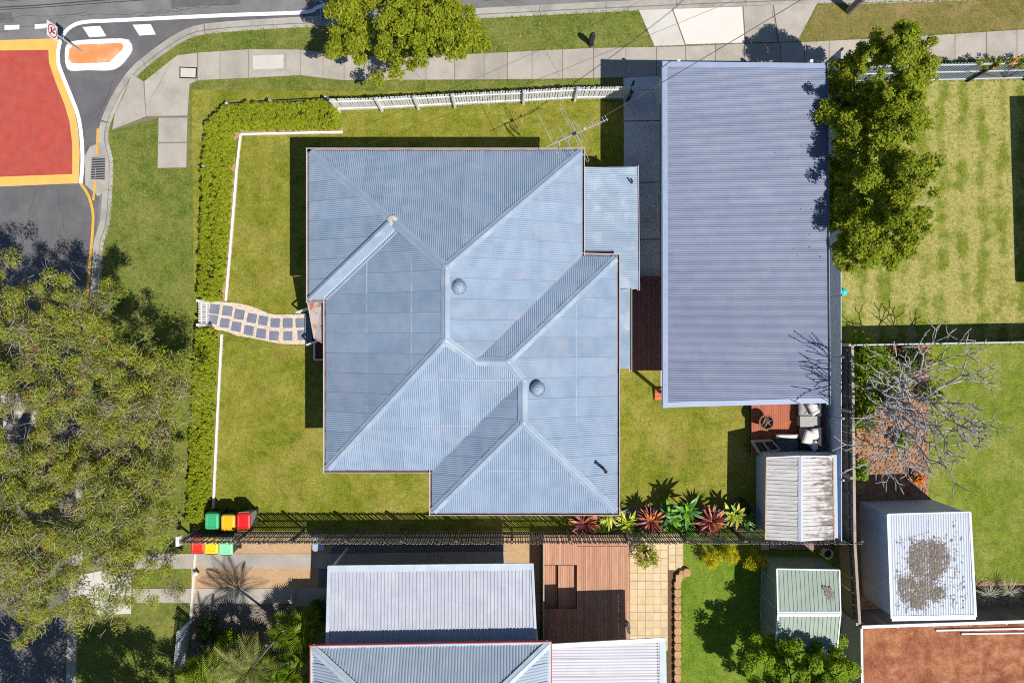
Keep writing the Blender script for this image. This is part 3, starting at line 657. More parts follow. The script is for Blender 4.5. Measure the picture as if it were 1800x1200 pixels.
# lean-to roof on the east side
lz0, lz1 = 2.92, 2.62
LA, LB = W(1026, 294, lz0), W(1120, 294, lz1); LC, LD = W(1122, 507, lz1), W(1024, 507, lz0)
lt = part_group('lean_to_roof', house)
corr(lt, [LA, LB, LC, LD], (0, 1), m_roof_lean)
LE, LF_ = W(1107, 508, lz1 + .05), W(1107, 648, lz1 + .05); LG, LH = W(1060, 648, lz0), W(1060, 508, lz0)
corr(lt, [LH, LE, LF_, LG], (0, 1), m_roof_lean)
gutter(lt, LB, LC, (1, 0), w=.07, mat=m_lip, i=1)
gutter(lt, LE, LF_, (1, 0), w=.10, mat=M('bare_timber_fascia', (.52, .44, .18), (.58, .50, .24), 3, rough=.8), i=0)
part(MB().prism([p.xy for p in (LA, LB, LC, LD)], 2.3, 2.56), 'soffit', m_wallw, lt)
part(MB().prism([p.xy for p in G([(1040, 318), (1098, 318), (1098, 480), (1085, 640), (1040, 640)])], 0, 2.3), 'wall', m_wallw, house)
b = W(1110, 322, 2.64)
part(MB().tube([b, b + Vector((0, 0, .22)), b + Vector((-.03, .06, .26)), b + Vector((-.09, .13, .25))], .035, 8), 'vent_pipe', m_darkpipe, lt)
# front porch
aw = [W(541, 528, 2.75), W(568, 528, 2.95), W(567, 602, 2.95), W(553, 594, 2.75)]
aw2 = MB().loft([p + up * .02 for p in aw[::-1]], [p - up * .03 for p in aw[::-1]]); part(aw2, 'awning', m_rust, house)
fb = MB()
for i in (0, 3): fb.bar(aw[i] + up * -.03, aw[(i + 1) % 4 if i == 3 else 3] + up * -.03, .045, .12)
fb = MB().bar(aw[0], aw[3], .05, .12).bar(aw[3], aw[2], .05, .115)
part(fb, 'awning_fascia', M('awning_edge', (.46, .34, .29), (.52, .40, .34), 3, rough=.8), house)
pf = [W(553, 542, .62), W(600, 542, .62), W(600, 632, .62), W(553, 632, .62)]
part(MB().prism([p.xy for p in pf], .1, .60), 'porch_floor', M('porch_red', (.10, .022, .02), (.14, .03, .026), 3, rough=.7), house)
pe = MB().bar(pf[3] + up * .02, W(553, 604, .64), .05, .14).bar(pf[3] + up * .023, pf[2] + up * .023, .05, .14)
part(pe, 'porch_edge', m_white, house)
for i in range(3):
    x0 = 538 + i * 5.2
    part(MB().prism([p.xy for p in G([(x0, 556), (x0 + 6, 556), (x0 + 6, 600), (x0, 600)])], 0, .16 + .16 * i), 'step', m_paver, house)
for (p, q) in (((521, 549), (542, 541)), ((539, 606), (562, 597))):
    a, b = W(*p, .95), W(*q, 1.35); rl = part_group('handrail', house)
    part(MB().bar(a, b, .06, .05), 'rail', m_white, rl); part(MB().bar(a - up * .38, b - up * .38, .04, .04), 'lower_rail', m_white, rl)
    for e in (a, b): part(MB().box((e.x, e.y, e.z / 2), (.06, .06, e.z)), 'post', m_white, rl)

# ------------------------------------------------------------------ tv antenna on its bracket
az = 4.45
mb_ = W(982, 262, 3.1); ant = thing('tv_antenna', 'silver rooftop television antenna at the north-east roof corner', 'antenna', mb_)
def AP(x, y, z=az): return W(930 + x / 7.2, 150 + y / 7.2, z)
part(MB().tube([mb_, mb_ + up * .5, AP(375, 690, 3.9), AP(430, 655, 4.3), AP(520, 632, 4.4), AP(500, 700, 4.2), AP(480, 780, 3.4)], .024, 8), 'mast', m_metal, ant)
part(MB().tube([AP(230, 775), AP(1000, 428)], .016, 6), 'boom', m_metal, ant)
for (x0, y0, x1, y1) in ((110, 355, 395, 930), (370, 520, 560, 850), (620, 490, 705, 660), (700, 500, 740, 575), (755, 485, 785, 555), (790, 470, 820, 540), (820, 455, 855, 525), (850, 440, 885, 505), (885, 425, 915, 490), (925, 405, 955, 470), (960, 385, 995, 455)):
    part(MB().tube([AP(x0, y0, az + .02), AP(x1, y1, az + .02)], .010, 6), 'element', m_metal, ant)
for (x0, y0, x1, y1, w) in ((400, 270, 745, 955, .045), (560, 475, 670, 710, .05)):
    a, b = AP(x0, y0, az + .03), AP(x1, y1, az + .03); d = (b - a).normalized(); s = Vector((-d.y, d.x, 0)) * w
    part(MB().tube([a + s, a - d * w * .8, a - s, b - s, b + d * w * .8, b + s, a + s], .010, 6), 'folded_dipole', m_metal, ant)
part(MB().box(AP(572, 612, az + .02), (.14, .10, .09), rz=.45), 'junction_box', m_darkpipe, ant)
part(MB().box(AP(705, 548, az + .02), (.10, .06, .05), rz=.45), 'clamp', m_metal, ant)

# ------------------------------------------------------------------ carport
c = W(1300, 410); cp = thing('carport', 'long open carport with lavender-grey ribbed roof beside the house', 'carport', (c.x, c.y, 0))
cz0, cz1 = 3.62, 3.38
ca, cb, cc, cd = W(1166, 111, cz0), W(1450, 114, cz1), W(1455, 706, cz1), W(1167, 714, cz0)
cr = part_group('roof', cp)
corr(cr, [ca, cb, cc, cd], (ca - cd).normalized()[:2], m_roof_cp, pitch=.087, amp=.046, lap=.006, cover=.87)
tw = .20
part(MB().bar(ca + Vector((.05, .06, .012)), cd + Vector((.05, -.06, .012)), tw, .07), 'barge_trim', m_trim_cp, cr)
part(MB().bar(ca + Vector((-.04, -.06, .018)), cb + Vector((.0, -.06, .018)), tw, .07), 'barge_trim', m_trim_cp, cr)
part(MB().bar(cd + Vector((-.04, .06, .021)), cc + Vector((.0, .06, .021)), tw, .07), 'barge_trim', m_trim_cp, cr)
gutter(cr, cb, cc, (1, 0), w=.12, mat=m_slatblue, lipm=m_slatblue, i=0)
part(MB().prism([p.xy for p in (ca, cb, cc, cd)], cz1 - .16, cz1 - .03), 'ceiling', m_wallw, cp)
for y in (160, 340, 520, 690):
    for x in (6.55, cc.x - .55):
        py = W(0, y).y; part(MB().box((x, py, 1.61), (.11, .11, 3.22)), 'post', m_white, cp)
scr = thing('slatted_screen', 'short white slatted screen at the carport entry', 'screen', W(1153, 172))
p0, p1 = W(1149, 163), W(1156, 188)
for i in range(8):
    q = p0.lerp(p1, i / 7); part(MB().box((q.x, q.y, .8), (.05, .07, 1.6)), 'slat', m_white, scr)
part(MB().bar(p0 + up * .3, p1 + up * .3, .03, .06).bar(p0 + up * 1.3, p1 + up * 1.3, .03, .06), 'rail', m_white, scr)
# clothesline frame
cl = thing('clothesline', 'folding clothesline frame of thin pale tubes beside the carport', 'clothesline', W(1128, 330))
cz = 1.7
part(MB().tube([W(1124, 282, cz + .1), W(1125, 289, cz), W(1159, 296, cz), W(1158, 322, cz), W(1148, 378, cz), W(1140, 381, cz), W(1126, 380, cz)], .018, 6), 'frame_tube', m_metal, cl)
for y0, y1 in ((292, 300),): part(MB().tube([W(1130, 290, cz), W(1147, 310, cz), W(1158, 322, cz)], .012, 5), 'line_wire', m_metal, cl)
for y in (284, 380): part(MB().box((W(1124, y, cz).x, W(1124, y, cz).y, cz / 2), (.05, .05, cz)), 'post', m_metal, cl)

# ------------------------------------------------------------------ decks and lounge corner
def deck(name, label, px, z, mat, n, parent_pts=None, along='y', gap=.008, brd='board'):
    a = G(px, z); c = sum(a, Vector()) / 4
    t = thing(name, label, 'deck', (c.x, c.y, 0))
    part(MB().prism([p.xy for p in inset([(p.x, p.y) for p in a], .03)] if False else [p[:] for p in inset([(p.x, p.y) for p in a], .03)], .02, z - .025), 'frame', m_hole, t)
    for i in range(n):
        f0, f1 = i / n, (i + 1) / n
        q = [a[0].lerp(a[1], f0), a[0].lerp(a[1], f1), a[3].lerp(a[2], f1), a[3].lerp(a[2], f0)]
        if along == 'x': q = [a[0].lerp(a[3], f0), a[1].lerp(a[2], f0), a[1].lerp(a[2], f1), a[0].lerp(a[3], f1)]
        q = inset([(p.x, p.y) for p in q], gap / 2)
        part(MB().prism([p[:] for p in q], z - .03, z + R.uniform(-.0015, .0015)), brd, mat, t)
    return t
deck('side_deck', 'dark shaded timber deck between the house and carport', [(1112, 486), (1166, 486), (1166, 651), (1112, 651)], .45, m_deck_d, 12)
deck('fire_pit_deck', 'red timber deck under the fire pit', [(1321, 700), (1450, 700), (1450, 800), (1321, 800)], .35, m_deck_r, 33)
ts = thing('timber_step', 'red timber steps at the carport corner', 'steps', W(1160, 690))
for i, y in enumerate((682, 689, 696)): part(MB().prism([p.xy for p in G([(1150, y), (1172, y), (1172, y + 6.3), (1150, y + 6.3)])], 0, .22 - i * .05), 'tread', M('step_red%d' % i, (.50, .12, .055), (.56, .16, .08), 3, rough=.7), ts)
DZ = .352
c = W(1348, 742, .9); c.z = DZ
fpit = thing('fire_pit', 'round rusty fire pit full of charred logs on the red deck', 'fire pit', c)
m_ironrust = M('rusted_iron', (.17, .085, .055), (.23, .125, .085), 5, rough=.85)
part(MB().lathe(c, [(.12, 0), (.12, .10), (.20, .16), (.29, .36), (.31, .52), (.33, .52), (.33, .54), (.27, .54), (.24, .34), (.06, .26)], 24), 'bowl', m_ironrust, fpit, smooth=False)
m_log = M('charred_log', (.045, .04, .035), (.30, .24, .17), 4, rough=.9, rnd=.3)
for i in range(9):
    t0 = R.uniform(0, math.pi); o = Vector((R.uniform(-.10, .10), R.uniform(-.10, .10), .42 + R.uniform(0, .12))); d = Vector((math.cos(t0), math.sin(t0), R.uniform(-.1, .1))) * R.uniform(.10, .17)
    part(MB().tube([c + o - d, c + o + d], .03, 7), 'log', m_log, fpit)
m_rattan = M('charcoal_rattan', (.035, .04, .045), (.06, .065, .07), 10, rough=.7, bump=.5, bs=60, fine=.3, fs=60)
m_rattan_l = M('grey_rattan', (.30, .29, .28), (.42, .41, .40), 12, rough=.8, bump=.6, bs=60, fine=.3, fs=50)
m_cush = M('grey_cushion', (.30, .29, .29), (.34, .33, .33), 4, rough=.95, fine=.1)
m_cushw = M('pale_cushion', (.60, .585, .555), (.66, .645, .615), 4, rough=.95, fine=.08)
m_cushd = M('charcoal_cushion', (.07, .08, .085), (.09, .10, .105), 4, rough=.95, fine=.1)
def rbox(x0, y0, x1, y1, z0, z1, rz=0, infl=.03):
    """soft cushion block given in apparent pixels at its top"""
    a = G([(x0, y0), (x1, y0), (x1, y1), (x0, y1)], z1); cx = sum(a, Vector()) / 4; w = (a[1] - a[0]).length; d = (a[0] - a[3]).length
    mb = MB(); n = 5; m = Matrix.Rotation(rz, 3, 'Z'); h = z1 - z0
    for s, zz in ((1, 1), (-1, -1)):
        for i in range(n + 1):
            for j in range(n + 1):
                u, v = i / n * 2 - 1, j / n * 2 - 1
                e = (1 - u ** 4) * (1 - v ** 4)
                mb.v.append(m @ Vector((u * w / 2, v * d / 2, s * (h / 2 * (.55 + .45 * e ** .5)))) + Vector((cx.x, cx.y, (z0 + z1) / 2)))
    N = (n + 1) ** 2; idx = lambda i, j: i * (n + 1) + j
    for i in range(n):
        for j in range(n):
            mb.f.append((idx(i, j), idx(i + 1, j), idx(i + 1, j + 1), idx(i, j + 1)))
            mb.f.append((N + idx(i, j + 1), N + idx(i + 1, j + 1), N + idx(i + 1, j), N + idx(i, j)))
    for i in range(n):
        mb.f.append((idx(i, 0), N + idx(i, 0), N + idx(i + 1, 0), idx(i + 1, 0))); mb.f.append((idx(i + 1, n), N + idx(i + 1, n), N + idx(i, n), idx(i, n)))
        mb.f.append((idx(0, i + 1), N + idx(0, i + 1), N + idx(0, i), idx(0, i))); mb.f.append((idx(n, i), N + idx(n, i), N + idx(n, i + 1), idx(n, i + 1)))
    return mb
def bxp(x0, y0, x1, y1, z0, z1):
    return MB().prism([p.xy for p in G([(x0, y0), (x1, y0), (x1, y1), (x0, y1)], z1)], z0, z1)
s1 = thing('outdoor_sofa', 'outdoor armchair with grey seat and pale back cushion tucked by the carport', 'sofa', W(1424, 718, DZ))
part(bxp(1404, 698, 1443, 731, DZ, .62), 'base', m_rattan, s1); part(bxp(1437, 697, 1446, 731, DZ, 1.0), 'backrest', m_rattan, s1)
part(rbox(1405, 700, 1432, 730, .62, .78), 'seat_cushion', m_cush, s1, True); part(rbox(1424, 706, 1440, 729, .80, 1.05, rz=.5), 'cushion', m_cushw, s1, True)
s2 = thing('rattan_side_table', 'square woven grey side table between the outdoor seats', 'side table', W(1424, 740, DZ))
part(bxp(1408, 732, 1441, 749, DZ, .80), 'body', m_rattan_l, s2); part(bxp(1406.5, 731.2, 1442, 750, .80, .83), 'top', m_rattan_l, s2)
s3 = thing('corner_sofa', 'charcoal corner sofa with pale scatter cushions beside the shed', 'sofa', W(1424, 772, DZ))
part(bxp(1406, 751, 1443, 797, DZ, .62), 'base', m_rattan, s3); part(bxp(1438, 751, 1447, 797, DZ, 1.0), 'backrest', m_rattan, s3)
part(rbox(1407, 752, 1424, 772, .62, .76), 'seat_cushion', m_cush, s3, True)
part(rbox(1428, 753, 1441, 772, .80, 1.02, rz=.1), 'cushion', m_cushw, s3, True); part(rbox(1414, 757, 1431, 782, .86, 1.08, rz=-.32), 'cushion', m_cushw, s3, True)
part(rbox(1427, 776, 1441, 791, .78, 1.0, rz=.6), 'cushion', m_cushw, s3, True)
s4 = thing('chaise_lounge', 'dark chaise lounge with a pale cushion edge beside the shed wall', 'lounge', W(1385, 782, DZ))
part(bxp(1366, 764, 1405, 796, DZ, .60), 'base', m_rattan, s4); part(rbox(1365, 769, 1405, 796, .60, .74), 'seat_cushion', m_cushd, s4, True)
part(rbox(1365.5, 763.5, 1405, 770, .62, .80), 'cushion', m_cushw, s4, True)
pb = thing('timber_crate', 'open timber crate frame with two brown panels by the shed', 'crate', W(1348, 786, DZ))
m_cr = M('crate_timber', (.42, .34, .26), (.50, .42, .33), 4, rough=.85, stretch=(1, 6, 1), fine=.1)
q = [W(1324, 776, .75), W(1357, 774, .75), W(1371, 790, .75), W(1336, 796, .75)]
part(MB().prism([p[:] for p in inset([(p.x, p.y) for p in q], .06)], DZ, .62), 'panel', M('crate_panel', (.13, .085, .07), (.17, .115, .09), 4, rough=.9), pb)
for i in range(4): part(MB().bar(q[i] + Vector((0, 0, -.12 - .004 * (i % 2))), q[(i + 1) % 4] + Vector((0, 0, -.12 - .004 * (i % 2))), .07, .30), 'frame_board', m_cr, pb)
part(MB().bar((q[0] + q[1]) / 2 + up * -.04, (q[2] + q[3]) / 2 + up * -.04, .07, .10), 'divider', m_cr, pb)

# ------------------------------------------------------------------ sheds
def gable_shed(t, px, z, zr, ridge, mats, wall, pitch, over, rib=.02, udir=(0, 1)):
    pass
c = W(1398, 868); sh = thing('garden_shed', 'old garden shed with lichen-stained ribbed gable roof in the back corner', 'shed', (c.x, c.y, 0))
ez, rz_ = 1.85, 2.15
n0, n1, n2 = W(1347, 804, ez), W(1407, 801, rz_), W(1464, 802, ez); s0_, s1_, s2_ = W(1345, 948, ez), W(1407, 951, rz_), W(1466, 948, ez)
sr = part_group('roof', sh)
corr(sr, [n0, n1, s1_, s0_], (0, 1), m_shed_roof, pitch=.155, amp=.022, cover=.62, profile='rib')
corr(sr, [n1, n2, s2_, s1_], (0, 1), m_shed_lichen, pitch=.155, amp=.022, cover=.62, profile='rib')
cap(sr, n1, s1_, .09, .015, .035, mat=M('shed_ridge', (.44, .47, .56), (.48, .51, .60), 3, rough=.5))
m_rustedge = M('rust_edge', (.42, .22, .10), (.50, .38, .28), 6, rough=.85)
for p, q_ in ((n0, s0_), (n2, s2_)): part(MB().bar(p + up * .01, q_ + up * .01, .05, .05), 'edge_trim', m_rustedge, sr)
for p, q_ in ((n0, n1), (n1, n2)): part(MB().bar(p + up * .012, q_ + up * .012, .04, .06), 'barge_trim', m_white, sr)
wl_ = [W(1329, 789), W(1436, 787), W(1438, 924), W(1329, 924)]
part(MB().prism([p.xy for p in wl_], 0, 1.84), 'wall', m_shed_side, sh)
for i in range(9):
    y = wl_[0].y + (wl_[3].y - wl_[0].y) * (i + .5) / 9
    part(MB().box((wl_[0].x - .004, y, .92), (.012, .02, 1.84)), 'wall_rib', m_shed_side, sh)
part(MB().box((wl_[0].x - .006, (wl_[0].y + wl_[3].y) / 2 - .5, .9), (.02, .9, 1.7)), 'door', m_shed_side, sh)

c = W(1570, 970); ws = thing('white_shed', 'white metal shed with debris on its ribbed roof in the east yard', 'shed', (c.x, c.y, 0))
wz = 2.4; a, b, c_, d = W(1560, 903, wz), W(1704, 899, wz), W(1714, 1083, wz), W(1567, 1086, wz)
wr = part_group('roof', ws)
ax = (b - a).normalized()
corr(wr, [a, b, c_, d], ax[:2], m_shed_w, pitch=.10, amp=.026, cover=.8)
for p, q_, w_ in ((d, c_, .2), (a, d, .10), (b, c_, .10), (a, b, .05)): part(MB().bar(p + up * (.012 + w_ * .02), q_ + up * (.012 + w_ * .02), w_, .06), 'barge_trim', m_shed_w, wr)
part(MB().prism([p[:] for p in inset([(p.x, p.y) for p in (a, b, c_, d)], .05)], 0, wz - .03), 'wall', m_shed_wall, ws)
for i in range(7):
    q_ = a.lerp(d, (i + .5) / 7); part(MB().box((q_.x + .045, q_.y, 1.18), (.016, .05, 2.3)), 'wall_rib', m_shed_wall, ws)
WSR = (a, b, c_, d, wz)

c = W(1395, 1040); gs = thing('green_shed', 'pale green ribbed shed with white ridge behind the south fence', 'shed', (c.x, c.y, 0))
gz, gr = 1.8, 2.05
A0, A1, B0, B1, C0, C1 = W(1365, 999, gz), W(1475, 1001, gz), W(1367, 1078, gr), W(1477, 1078, gr), W(1363, 1142, gz), W(1470, 1149, gz)
gg = part_group('roof', gs)
corr(gg, [A0, A1, B1, B0], (1, 0), m_green, pitch=.172, amp=.02, cover=.69, profile='rib')
corr(gg, [B0, B1, C1, C0], (1, 0), m_green, pitch=.172, amp=.02, cover=.69, profile='rib')
cap(gg, B0, B1, .10, .01, .03, mat=m_white)
for p, q_ in ((A0, A1), (A0, B0), (B0, C0), (A1, B1), (B1, C1), (C0, C1)): part(MB().bar(p + up * .014, q_ + up * .014, .05, .06), 'barge_trim', m_white, gg)
wl2 = [p[:] for p in inset([(p.x, p.y) for p in (A0, A1, C1, C0)], .03)]
part(MB().prism(wl2, 0, gz - .02), 'wall', m_green_w, gs)
for f0 in (.18, .50, .82):
    q_ = A0.lerp(C0, f0); part(MB().box((q_.x + .02, q_.y, .9), (.02, .035, 1.75)), 'door_trim', m_nb_trim, gs)
for dz_ in (-1.72, -.08): part(MB().bar(A0.lerp(C0, .18) + Vector((.015, 0, dz_)), A0.lerp(C0, .82) + Vector((.015, 0, dz_)), .02, .04), 'door_rail', m_nb_trim, gs)

# ------------------------------------------------------------------ southern neighbours
c = W(740, 1040); nc = thing('neighbour_carport', 'pale ribbed skillion carport roof south of the fence', 'carport', (c.x, c.y, 0))
z0, z1 = 2.55, 2.75
a, b, c_, d = W(580, 996, z0), W(935, 992, z0), W(942, 1150, z1), W(576, 1150, z1)
ncr = part_group('roof', nc)
corr(ncr, [a, b, c_, d], (1, 0), m_nb_cp, pitch=.142, amp=.032, cover=.71, profile='rib')
part(MB().bar(a + Vector((-.06, -.06, .03)), b + Vector((.06, -.06, .03)), .27, .05), 'barge_trim', m_nb_trim, ncr)
part(MB().bar(a + Vector((-.02, .05, .034)), d + Vector((-.02, 0, .034)), .13, .05), 'barge_trim', m_nb_trim, ncr); part(MB().bar(b + Vector((.02, .05, .034)), c_ + Vector((.02, 0, .034)), .10, .05), 'barge_trim', m_nb_trim, ncr)
for x, y in ((612, 962), (760, 1060), (900, 1060)):
    p = W(x, y); part(MB().box((p.x, p.y, 1.2), (.08, .08, 2.4)), 'post', m_white, nc)
part(MB().prism([p.xy for p in (a, b, c_, d)], 2.38, 2.50), 'ceiling', m_wallw, nc)
c = W(740, 1230); nh = thing('neighbour_house', 'grey hip-roofed house with red fascia line at the bottom edge', 'house', (c.x, c.y, 0))
nz = 3.3
e0, e1, e2, e3 = W(548, 1137, nz), W(966, 1130, nz), W(966, 1640, nz), W(548, 1640, nz)
r0, r1 = W(757, 1330, nz + 2.0), W(757, 1440, nz + 2.0)
nr = part_group('roof', nh)
corr(nr, [e0, e1, r0], (1, 0), m_nb_roof, pitch=.118, amp=.030, cover=.71)
corr(nr, [e1, e2, r1, r0], (0, 1), m_nb_roof, pitch=.118, amp=.030, cover=.71)
corr(nr, [e3, e0, r0, r1], (0, 1), m_nb_roof, pitch=.118, amp=.030, cover=.71)
corr(nr, [e2, e3, r1], (1, 0), m_nb_roof, pitch=.118, amp=.030, cover=.71)
for p, q_ in ((e0, r0), (e1, r0), (r0, r1)): cap(nr, p, q_, .16, .05, mat=m_nb_trim)
part(MB().bar(e0 + Vector((-.05, -.10, .015)), e1 + Vector((.05, -.10, .015)), .32, .06), 'barge_trim', m_nb_trim, nr)
part(MB().bar(e1 + Vector((-.10, .06, .021)), e2 + Vector((-.10, 0, .021)), .30, .06), 'barge_trim', m_nb_trim, nr); part(MB().bar(e0 + Vector((.05, .06, .021)), e3 + Vector((.05, 0, .021)), .16, .06), 'barge_trim', m_nb_trim, nr)
part(MB().bar(e0 + Vector((-.1, .075, -.02)), e1 + Vector((.1, .075, -.02)), .03, .14).bar(e1 + Vector((.068, .08, -.023)), e2 + Vector((.068, 0, -.023)), .03, .14).bar(e0 + Vector((-.05, .08, -.023)), e3 + Vector((-.05, 0, -.023)), .03, .14), 'fascia', m_redtrim, nh)
part(MB().prism([p[:] for p in inset([(p.x, p.y) for p in (e0, e1, e2, e3)], .4)], 0, nz - .1), 'wall', m_wallw, nh)
part(MB().prism([p[:] for p in inset([(p.x, p.y) for p in (e0, e1, e2, e3)], .02)], nz - .2, nz - .06), 'soffit', m_wallw, nh)
c = W(1060, 1220); an = thing('neighbour_annex', 'white ribbed flat-roofed annex adjoining the grey neighbour house', 'annex', (c.x, c.y, 0))
a, b, c_, d = W(970, 1133, 3.05), W(1158, 1122, 2.95), W(1166, 1500, 2.95), W(970, 1500, 3.05)
ar_ = part_group('roof', an)
corr(ar_, [a, b, c_, d], (0, 1), m_nb_wh, pitch=.118, amp=.028, cover=.71)
part(MB().bar(a + Vector((0, -.02, .025)), b + Vector((.2, -.02, .025)), .17, .06), 'barge_trim', m_white, ar_)
part(MB().bar(b + Vector((.14, .05, .012)), c_ + Vector((.14, 0, .012)), .26, .05), 'box_gutter', m_nb_trim, ar_)
screws(ar_, b + Vector((-.06, -.05, .02)), c_ + Vector((-.06, 0, .02)), step=.118, sz=.05, mat=M('foam_closer', (.14, .14, .15), (.2, .2, .2), 4), name='eave_closer')
part(MB().prism([p[:] for p in inset([(p.x, p.y) for p in (a, b, c_, d)], 1.35)], 0, 2.9), 'wall', m_wallw, an)
dp = thing('downpipe', 'white slanting post at the corner of the neighbour deck', 'post', W(1104, 1092))
part(MB().bar(W(1104, 1093, .3), W(1104, 1098, 1.3) + Vector((.05, -.1, 0)), .09, .09).bar(W(1103, 1099, .5), W(1106, 1112, 1.2), .06, .12), 'shaft', m_white, dp)
# neighbour deck with two lower steps
nd = thing('neighbour_deck', 'brown timber deck with two recessed steps south of the fence', 'deck', W(1030, 1030))
nzd = .6
def boards(px0, px1, y0, y1, z, n, pr=nd):
    for i in range(n):
        x0 = px0 + (px1 - px0) * i / n; x1 = px0 + (px1 - px0) * (i + 1) / n
        q_ = inset([(p.x, p.y) for p in G([(x0, y0), (x1, y0), (x1, y1), (x0, y1)], z)], .004)
        part(MB().prism([p[:] for p in q_], z - .035, z + R.uniform(-.0015, .0015)), 'board', m_deck_s, pr)
boards(1014, 1106, 960, 1140, nzd, 24); boards(955, 1014, 940, 992.5, nzd - .005, 15); boards(1014, 1106, 940, 959.5, nzd, 24)
boards(955, 1014, 1070, 1140, nzd - .005, 15); boards(981, 1013, 993, 1069.5, .40, 8); boards(955, 980, 993, 1069.5, .20, 7)
part(MB().prism([p.xy for p in G([(955, 941), (1106, 941), (1106, 1139), (955, 1139)], nzd)], .01, .14), 'frame', m_hole, nd)
part(MB().prism([p.xy for p in G([(1014.5, 941), (1106, 941), (1106, 1139), (1014.5, 1139)], nzd - .05)], .12, nzd - .045), 'frame', m_deck_d, nd)
part(MB().bar(W(955, 945, .62), W(955, 1135, .62), .05, .9), 'edge_board', M('grey_edge', (.30, .28, .27), (.38, .36, .35), 4, rough=.8), nd)
# tiled paving
tp = bpy.data.objects.new('tiled_patio', None); COL.objects.link(tp); ORG[tp] = Vector((0, 0, 0)); tp['kind'] = 'structure'
part(MB().prism([p.xy for p in G([(1106, 936), (1201, 936), (1201, 1000), (1174, 1000), (1174, 1140), (1106, 1140)])], -.02, .015), 'grout_bed', m_tilejoint, tp)
for i in range(5):
    for j in range(15):
        x0, y0 = 1107 + i * 13.6, 939 + j * 13.6
        slab([(x0, y0), (x0 + 13.6, y0), (x0 + 13.6, y0 + 13.6), (x0, y0 + 13.6)] if i < 4 else [(x0, y0), (x0 + 12, y0), (x0 + 12, y0 + 13.6), (x0, y0 + 13.6)], m_tile, tp, .03, 'tile', .006)
for j in range(5):
    y0 = 936 + j * 13; slab([(1175, y0), (1187, y0), (1187, y0 + 13), (1175, y0 + 13)], m_tile, tp, .03, 'tile', .006); slab([(1188, y0), (1200, y0), (1200, y0 + 13), (1188, y0 + 13)], m_tile, tp, .03, 'tile', .006)
sheet([(1174, 1000), (1188, 1004), (1188, 1500), (1174, 1500)], 'garden_strip', M('dark_mulch', (.11, .065, .035), (.17, .10, .055), 8, rough=.95, bump=.7, bs=40, fine=.4, fs=30), .02)
rw = thing('block_edging', 'row of scalloped sandstone edging blocks beside the south lawn', 'edging', W(1191, 1110))
ln = [(1208, 1006), (1200, 1009), (1194, 1016)] + [(1191.5, 1028 + i * 13.6) for i in range(16)]
bl = MB()
for i, (x, y) in enumerate(ln):
    p = W(x, y, .2)
    n_ = 10; pts = []
    for k in range(n_):
        t0 = 2 * math.pi * k / n_; pts.append((p.x + .15 * math.copysign(abs(math.cos(t0)) ** .6, math.cos(t0)), p.y + .165 * math.copysign(abs(math.sin(t0)) ** .6, math.sin(t0))))
    part(MB().prism(pts, 0, .2 + R.uniform(-.01, .01)), 'block', m_block, rw)
pv = thing('paver_row', 'row of brown and grey pavers lying along the back fence', 'pavers', W(1400, 958))
for i in range(7): part(MB().prism([p.xy for p in G([(1366 + i * 13.6, 952), (1379 + i * 13.6, 952), (1379 + i * 13.6, 965), (1366 + i * 13.6, 965)])], 0, .06), 'paver', m_brownpaver, pv)
for x, y in ((1337, 952), (1352, 949)): part(MB().prism([p.xy for p in G([(x, y), (x + 13, y), (x + 13, y + 13), (x, y + 13)])], 0, .10), 'paver', m_greypaver, pv)
pt = thing('cream_planter', 'cream fluted planter pot beside the green shed', 'planter', W(1448, 968))
c = W(1448, 968); mbp = MB()
mbp.lathe(c, [(.17, 0), (.20, .35), (.22, .42), (.22, .45), (.18, .45), (.17, .36)], 16); part(mbp, 'pot', M('cream_pot', (.46, .40, .33), (.52, .46, .38), 4, rough=.85), pt)
part(MB().lathe(c, [(.16, .36), (.05, .39)], 12), 'soil', m_hole, pt)
# off-frame house to the east that shades the striped lawn
eh = thing('east_house', 'neighbour house at the right edge, seen by its shadow on the striped lawn', 'house', W(2000, 380))
q = [(1838, 222), (2300, 210), (2300, 540), (1848, 546)]
part(MB().prism([p.xy for p in G(q)], 2.9, 3.05), 'roof', m_nb_roof, eh); part(MB().prism([p[:] for p in inset([(p.x, p.y) for p in G(q)], .4)], 0, 2.9), 'wall', m_wallw, eh)

